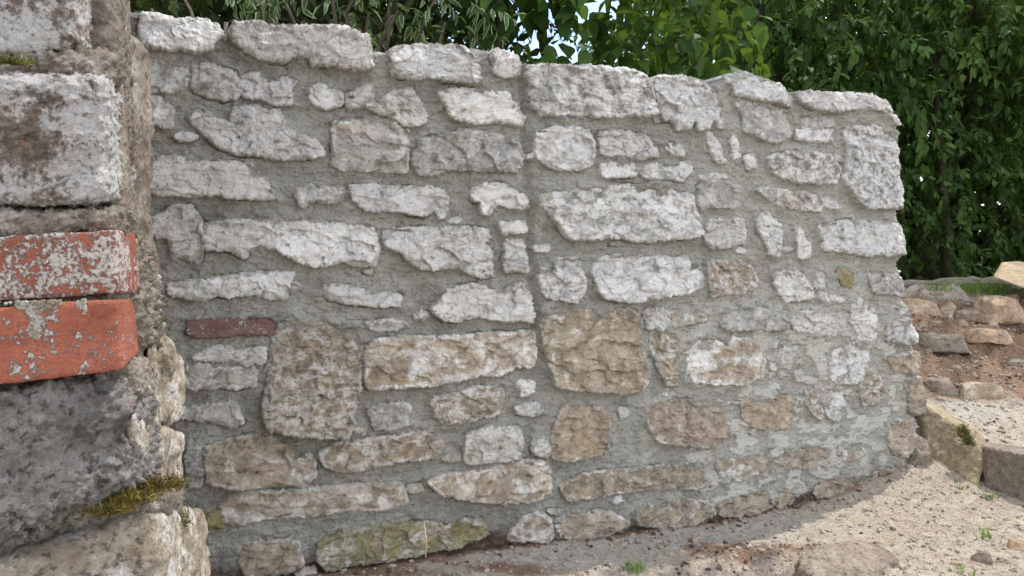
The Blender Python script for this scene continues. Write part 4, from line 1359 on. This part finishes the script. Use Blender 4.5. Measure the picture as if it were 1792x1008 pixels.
# ------------------------------------------------------------------ leaves
def leaves(name, P, A, N, L, mat, parent, wr=.55, seed=0, droop=.25, v=None, lobed=False, fine=False):
    """P base points, A axis, N face normals, L lengths"""
    rg = np.random.RandomState(seed)
    n = len(P)
    A = A / (np.linalg.norm(A, axis=1)[:, None] + 1e-9)
    S = np.cross(A, N); S /= (np.linalg.norm(S, axis=1)[:, None] + 1e-9)
    Nn = np.cross(S, A)
    L = L[:, None]
    wv = wr * rg.uniform(.8, 1.2, (n, 1))
    fold = .16
    if fine:
        T_, W_ = (.12, .30, .52, .74, .90), (.27, .47, .45, .27, .11)
    elif lobed:
        T_, W_ = (.38, .62), (.5, .33)
    else:
        T_, W_ = (.34, .70), (.5, .34)
    dr = droop * rg.uniform(.3, 1.4, (n, 1))
    def pt(t, s, up=0.0):
        return P + A * L * t + S * L * wv * s - Nn * L * (dr * t * t) + Nn * L * abs(s) * fold
    vs, rm = [pt(0, 0)], [.3]
    for t, w_ in zip(T_, W_):
        lo = .14 if lobed else 0
        vs += [pt(t + lo * (t > .5), -w_), pt(t, 0), pt(t + lo * (t > .5), w_)]
        rm += [1, 0, 1]
    vs.append(pt(1, 0)); rm.append(1)
    K = len(vs)
    V = np.stack(vs, 1).reshape(-1, 3)
    b = (np.arange(n) * K)[:, None]
    F3 = np.concatenate([b + np.array(t) for t in ((0, 2, 1), (0, 3, 2), (K - 4, K - 3, K - 1), (K - 3, K - 2, K - 1))])
    q4 = []
    for i in range(len(T_) - 1):
        o_ = 1 + 3 * i
        q4 += [(o_, o_ + 1, o_ + 4, o_ + 3), (o_ + 1, o_ + 2, o_ + 5, o_ + 4)]
    F4 = np.concatenate([b + np.array(t) for t in q4])
    vv = rg.rand(n) if v is None else np.clip(v + rg.normal(size=n) * .12, 0, 1)
    rim = np.tile(np.array(rm, float), n)
    return mesh(name, V, [F4, F3], mat, parent, dict(v=np.repeat(vv, K), rim=rim), smooth=fine)


def unit(n, rg):
    d = rg.normal(size=(n, 3))
    return d / np.linalg.norm(d, axis=1)[:, None]


def boughs(blobs, per_area, rg, twig=.35, nl=14, ll=.07, droopdir=-.55, shellmin=.7, spread=.5):
    """returns arrays for drooping twigs of leaves near the surface of ellipsoids"""
    Ps, As, Ns, Ls, Vs = [], [], [], [], []
    for (c, r) in blobs:
        c, r = np.array(c), np.array(r)
        area = 4 * math.pi * ((r[0] * r[1] + r[1] * r[2] + r[0] * r[2]) / 3)
        m = int(per_area * area)
        d = unit(m, rg)
        rad = shellmin + (1.02 - shellmin) * rg.rand(m) ** .7
        rad = rad * (1 + .16 * fbm(d * 2.2 + c, 2))
        base = c + d * r * rad[:, None]
        out = d * np.array([1, 1, .7]); out[:, 2] += droopdir * .6
        out += unit(m, rg) * spread
        out /= np.linalg.norm(out, axis=1)[:, None]
        tint = rg.rand(m)
        for j in range(nl):
            t = (j + rg.rand(m)) / nl
            p = base + out * (twig * t)[:, None]
            p[:, 2] -= twig * .45 * t ** 2
            side = np.cross(out, unit(m, rg)); side /= np.linalg.norm(side, axis=1)[:, None] + 1e-9
            a = out * .6 + side * .8 + np.array([0, 0, -.55])
            nrm = np.array([0, 0, 1.0]) + d * .55 + unit(m, rg) * .55
            Ps.append(p); As.append(a); Ns.append(nrm)
            Ls.append(ll * rg.uniform(.6, 1.25, m)); Vs.append(.05 + .62 * tint ** 1.4 + .25 * t)  # twig ends brighter: light highlights put into leaf colour
    return [np.concatenate(x) for x in (Ps, As, Ns, Ls, Vs)]


def make_tree(name, base, height, blobs, label, cat, mat, per_area=10, twig=.35, nl=14, ll=.07, wr=.5, seed=0, trunk_r=.09, limbs=6, group=None, lobed=True, bark='bark', shellmin=.65, lean=(0, 0), core=0, trunkto=None, droopdir=-.55):
    rg = np.random.RandomState(seed)
    t = empty(name, base, label, cat, group)
    base = np.array(base, float)
    cen = np.array([b[0] for b in blobs]).mean(0) if trunkto is None else np.array(trunkto)
    top = np.array([cen[0], cen[1], base[2] + height])
    pts = curve(base - [0, 0, .1], top, 9, 0, .03, seed)
    rad = [trunk_r * (1 - .8 * i / 8) + .006 for i in range(9)]
    rad[0] *= 1.35
    tube(pts, rad, 9, 'trunk', M[bark], t, .08)
    for i in range(limbs):
        b = blobs[i % len(blobs)]
        k = rg.randint(3, 7)
        e = np.array(b[0]) + unit(1, rg)[0] * np.array(b[1]) * .75
        tube(curve(pts[k], e, 7, -.08, .03, seed + i), [rad[k] * .5 * (1 - .8 * j / 6) + .004 for j in range(7)], 6, 'limb', M[bark], t, .08)
    P, A, N, L, Vv = boughs(blobs, per_area, rg, twig, nl, ll, shellmin=shellmin, droopdir=droopdir)
    if core:
        cp = []
        for (c, r) in blobs:
            m = int(core * r[0] * r[1] * r[2] * 4.2)
            cp.append(np.array(c) + unit(m, rg) * np.array(r) * (rg.rand(m, 1) ** .4) * .85)
        cp = np.concatenate(cp); m = len(cp)
        P = np.concatenate([P, cp]); A = np.concatenate([A, unit(m, rg)]); N = np.concatenate([N, unit(m, rg)])
        L = np.concatenate([L, np.full(m, ll * 1.7)]); Vv = np.concatenate([Vv, np.full(m, .3)])
    ok = np.linalg.norm(P[:, :2], axis=1) > 2.2
    pr = (P - WO) @ WN
    al = (P - WO) @ WT
    ok &= ~((pr > -.5) & (al < 2.3) & (P[:, 2] < 1.9)) & ((pr < .1) | (P[:, 2] > 2.8))
    leaves('crown', P[ok], A[ok], N[ok], L[ok], mat, t, wr, seed, .3, Vv[ok], lobed, not lobed and ll > .07)
    return t


# maple-like trees to the right behind the wall
make_tree('maple_tree', (3.9, 7.0, .68), 3.4, [((4.0, 6.9, 3.1), (1.3, 1.0, 1.1)), ((4.9, 6.6, 2.5), (.9, .8, .8)), ((3.3, 6.5, 2.35), (.8, .7, .7)), ((4.6, 6.2, 3.7), (1.0, .8, .8))],
          'tall maple with a dark trunk and bright tips at the upper right', 'tree', M['leaf_elder'], 17, .52, 19, .092, .46, 21, .10, 8, 'maples behind the wall', core=40)
make_tree('maple_tree', (2.4, 6.9, .68), 3.2, [((2.35, 6.5, 2.5), (1.0, .8, .85)), ((1.75, 6.7, 2.9), (.65, .7, .8)), ((2.5, 6.4, 3.6), (1.2, .9, .8)), ((1.9, 6.6, 1.9), (.9, .6, .5))],
          'dense dark green maple right behind the middle of the wall top', 'tree', M['leaf_elder'], 17, .50, 19, .09, .46, 22, .09, 8, 'maples behind the wall', core=40)
make_tree('maple_tree', (5.6, 7.6, .70), 3.6, [((5.7, 7.2, 3.0), (1.2, 1.0, 1.3)), ((6.2, 7.0, 1.9), (1.0, .9, .9)), ((5.5, 7.4, 4.2), (1.2, .9, .9))],
          'rightmost maple, partly outside the frame', 'tree', M['leaf_elder'], 13, .48, 16, .092, .46, 23, .10, 6, 'maples behind the wall', core=30)
# young light growth on the near side
make_tree('young_maple', (4.7, 6.1, .66), 2.4, [((4.35, 5.75, 2.62), (.42, .35, .30)), ((4.55, 5.7, 2.05), (.35, .3, .25)), ((3.75, 5.9, 2.75), (.4, .3, .2))],
          'slender young maple with light green hanging shoots in front of the dark trees', 'tree', M['leaf_elder_light'], 16, .32, 11, .10, .42, 24, .025, 5, None, shellmin=.3)
make_tree('ivy_tree', (3.75, 6.3, .66), 1.9, [((3.6, 5.95, 1.5), (.35, .25, .5)), ((3.05, 6.15, 1.35), (.42, .4, .55)), ((3.2, 6.2, .95), (.6, .4, .35)), ((4.0, 6.4, 1.3), (.35, .35, .6))],
          'low dark leafy growth around a shaded trunk right of the wall end', 'bush', M['leaf_elder'], 34, .18, 11, .055, .6, 25, .045, 2, None, core=90)
make_tree('pale_bush', (6.1, 8.6, .72), 1.6, [((5.9, 8.3, 1.35), (.8, .5, .6)), ((5.2, 8.6, 1.2), (.7, .5, .5)), ((6.9, 8.2, 1.2), (.7, .5, .6))],
          'sunlit pale green bush far behind the timber beam', 'bush', M['leaf_far'], 16, .25, 10, .05, .4, 26, .03, 5)
# large-leaved tree behind the middle of the wall
bt = make_tree('broad_leaved_tree', (-.20, 4.05, .30), 2.9, [((.55, 4.1, 2.62), (.75, .35, .42)), ((1.05, 4.2, 2.30), (.45, .3, .30)), ((.30, 4.0, 2.10), (.55, .28, .20)), ((.0, 4.1, 3.0), (.7, .4, .4)), ((.9, 4.15, 1.98), (.5, .22, .17)), ((2.15, 3.92, 4.2), (.50, .32, .3)), ((1.5, 3.7, 4.15), (.6, .35, .35)), ((.9, 3.8, 3.9), (.6, .35, .35)), ((-.15, 4.1, 2.5), (.42, .25, .3)), ((.1, 4.15, 2.05), (.4, .2, .16))],  # highest blobs are out of view, added to shade the foreground
               'large-leaved tree with a leaning pale trunk showing sky through its leaves', 'tree', M['leaf_broad'], 20, .24, 5, .115, .72, 27, .027, 5, None, False, 'bark', shellmin=.3, trunkto=(.02, 4.05, 0))
# variegated shrub and hedge to the left
make_tree('variegated_shrub', (-.75, 3.15, .02), 1.9, [((-.72, 3.1, 2.02), (.42, .22, .24)), ((-.32, 3.25, 2.0), (.36, .2, .26)), ((-.95, 3.15, 2.2), (.4, .2, .2))],
          'variegated shrub with cream-edged narrow leaves above the long top stone', 'shrub', M['leaf_varieg'], 26, .16, 8, .066, .34, 28, .018, 9, None, False, 'bark', shellmin=.5)
make_tree('evergreen_hedge', (-1.7, 3.9, .1), 2.6, [((-1.9, 3.9, 2.0), (.9, .45, .9)), ((-.95, 4.05, 2.0), (.85, .4, .9)), ((-.25, 4.3, 1.9), (.6, .35, .75)), ((-1.5, 3.9, 3.0), (1.2, .5, .7)), ((-.5, 4.2, 2.9), (.8, .4, .6))],
          'dark evergreen hedge filling the upper left behind the variegated shrub', 'hedge', M['leaf_hedge'], 30, .2, 11, .06, .45, 29, .05, 5, None, False, core=900)
make_tree('leafy_vine', (-1.3, 3.3, .05), 1.9, [((-1.25, 3.25, 1.98), (.4, .2, .18))],
          'light leafy climber just above the leftmost top stone', 'plant', M['leaf_broad'], 22, .14, 6, .055, .5, 30, .012, 5, None, False, 'bark_pale')
# far woods
FAR = [(-8, 13, 6.5, 'rounded tree far left, hidden but for its top by the pier'), (-5.2, 12, 6.2, 'dark tree far behind the upper left hedge'), (-2.8, 12.5, 5.2, 'dark tree far behind the variegated shrub'),
       (-2.3, 7.2, 4.0, 'dark tree just behind the evergreen hedge'), (-.6, 12.8, 2.9, 'low far tree under the antenna'), (1.2, 12.5, 2.9, 'low far tree seen through the large leaves'), (3.0, 11.5, 5.2, 'far tree left of the maples'),
       (3.6, 9.3, 5.4, 'dark tree directly behind the dense maple'), (5.4, 9.4, 6.2, 'dark tree directly behind the tall maple'), (7.6, 9.8, 6.2, 'dark tree behind the rightmost maple'), (10.5, 10, 6, 'far tree beyond the right edge')]
for i, (x, y, h, lb) in enumerate(FAR):
    z0 = .5
    make_tree('distant_tree', (x, y, z0), h * .6, [((x, y, z0 + h * .5), (1.8, .8, h * .5)), ((x + .9, y - .2, z0 + h * .3), (1.3, .6, h * .33))],
              lb, 'tree', M['leaf_hedge'] if x < 2 else M['leaf_elder'], 9, .45, 10, .17, .65, 40 + i, .1, 2, 'distant trees behind the garden', core=45)

# thin mast seen through the leaves
m0 = empty('antenna_mast', (-.48, 14.5, .9), 'thin antenna mast with cross bars seen through the leaves', 'antenna')
a = at(853, 62, 14.5)
tube([(a[0], 14.5, .9), (a[0], 14.5, a[2] + .35)], .018, 6, 'mast', M['metal'], m0)
for dz in (0, .12, .24):
    tube([(a[0] - .16, 14.5, a[2] + dz - .1), (a[0] + .16, 14.5, a[2] + dz - .1)], .008, 5, 'cross_bar', M['metal'], m0)
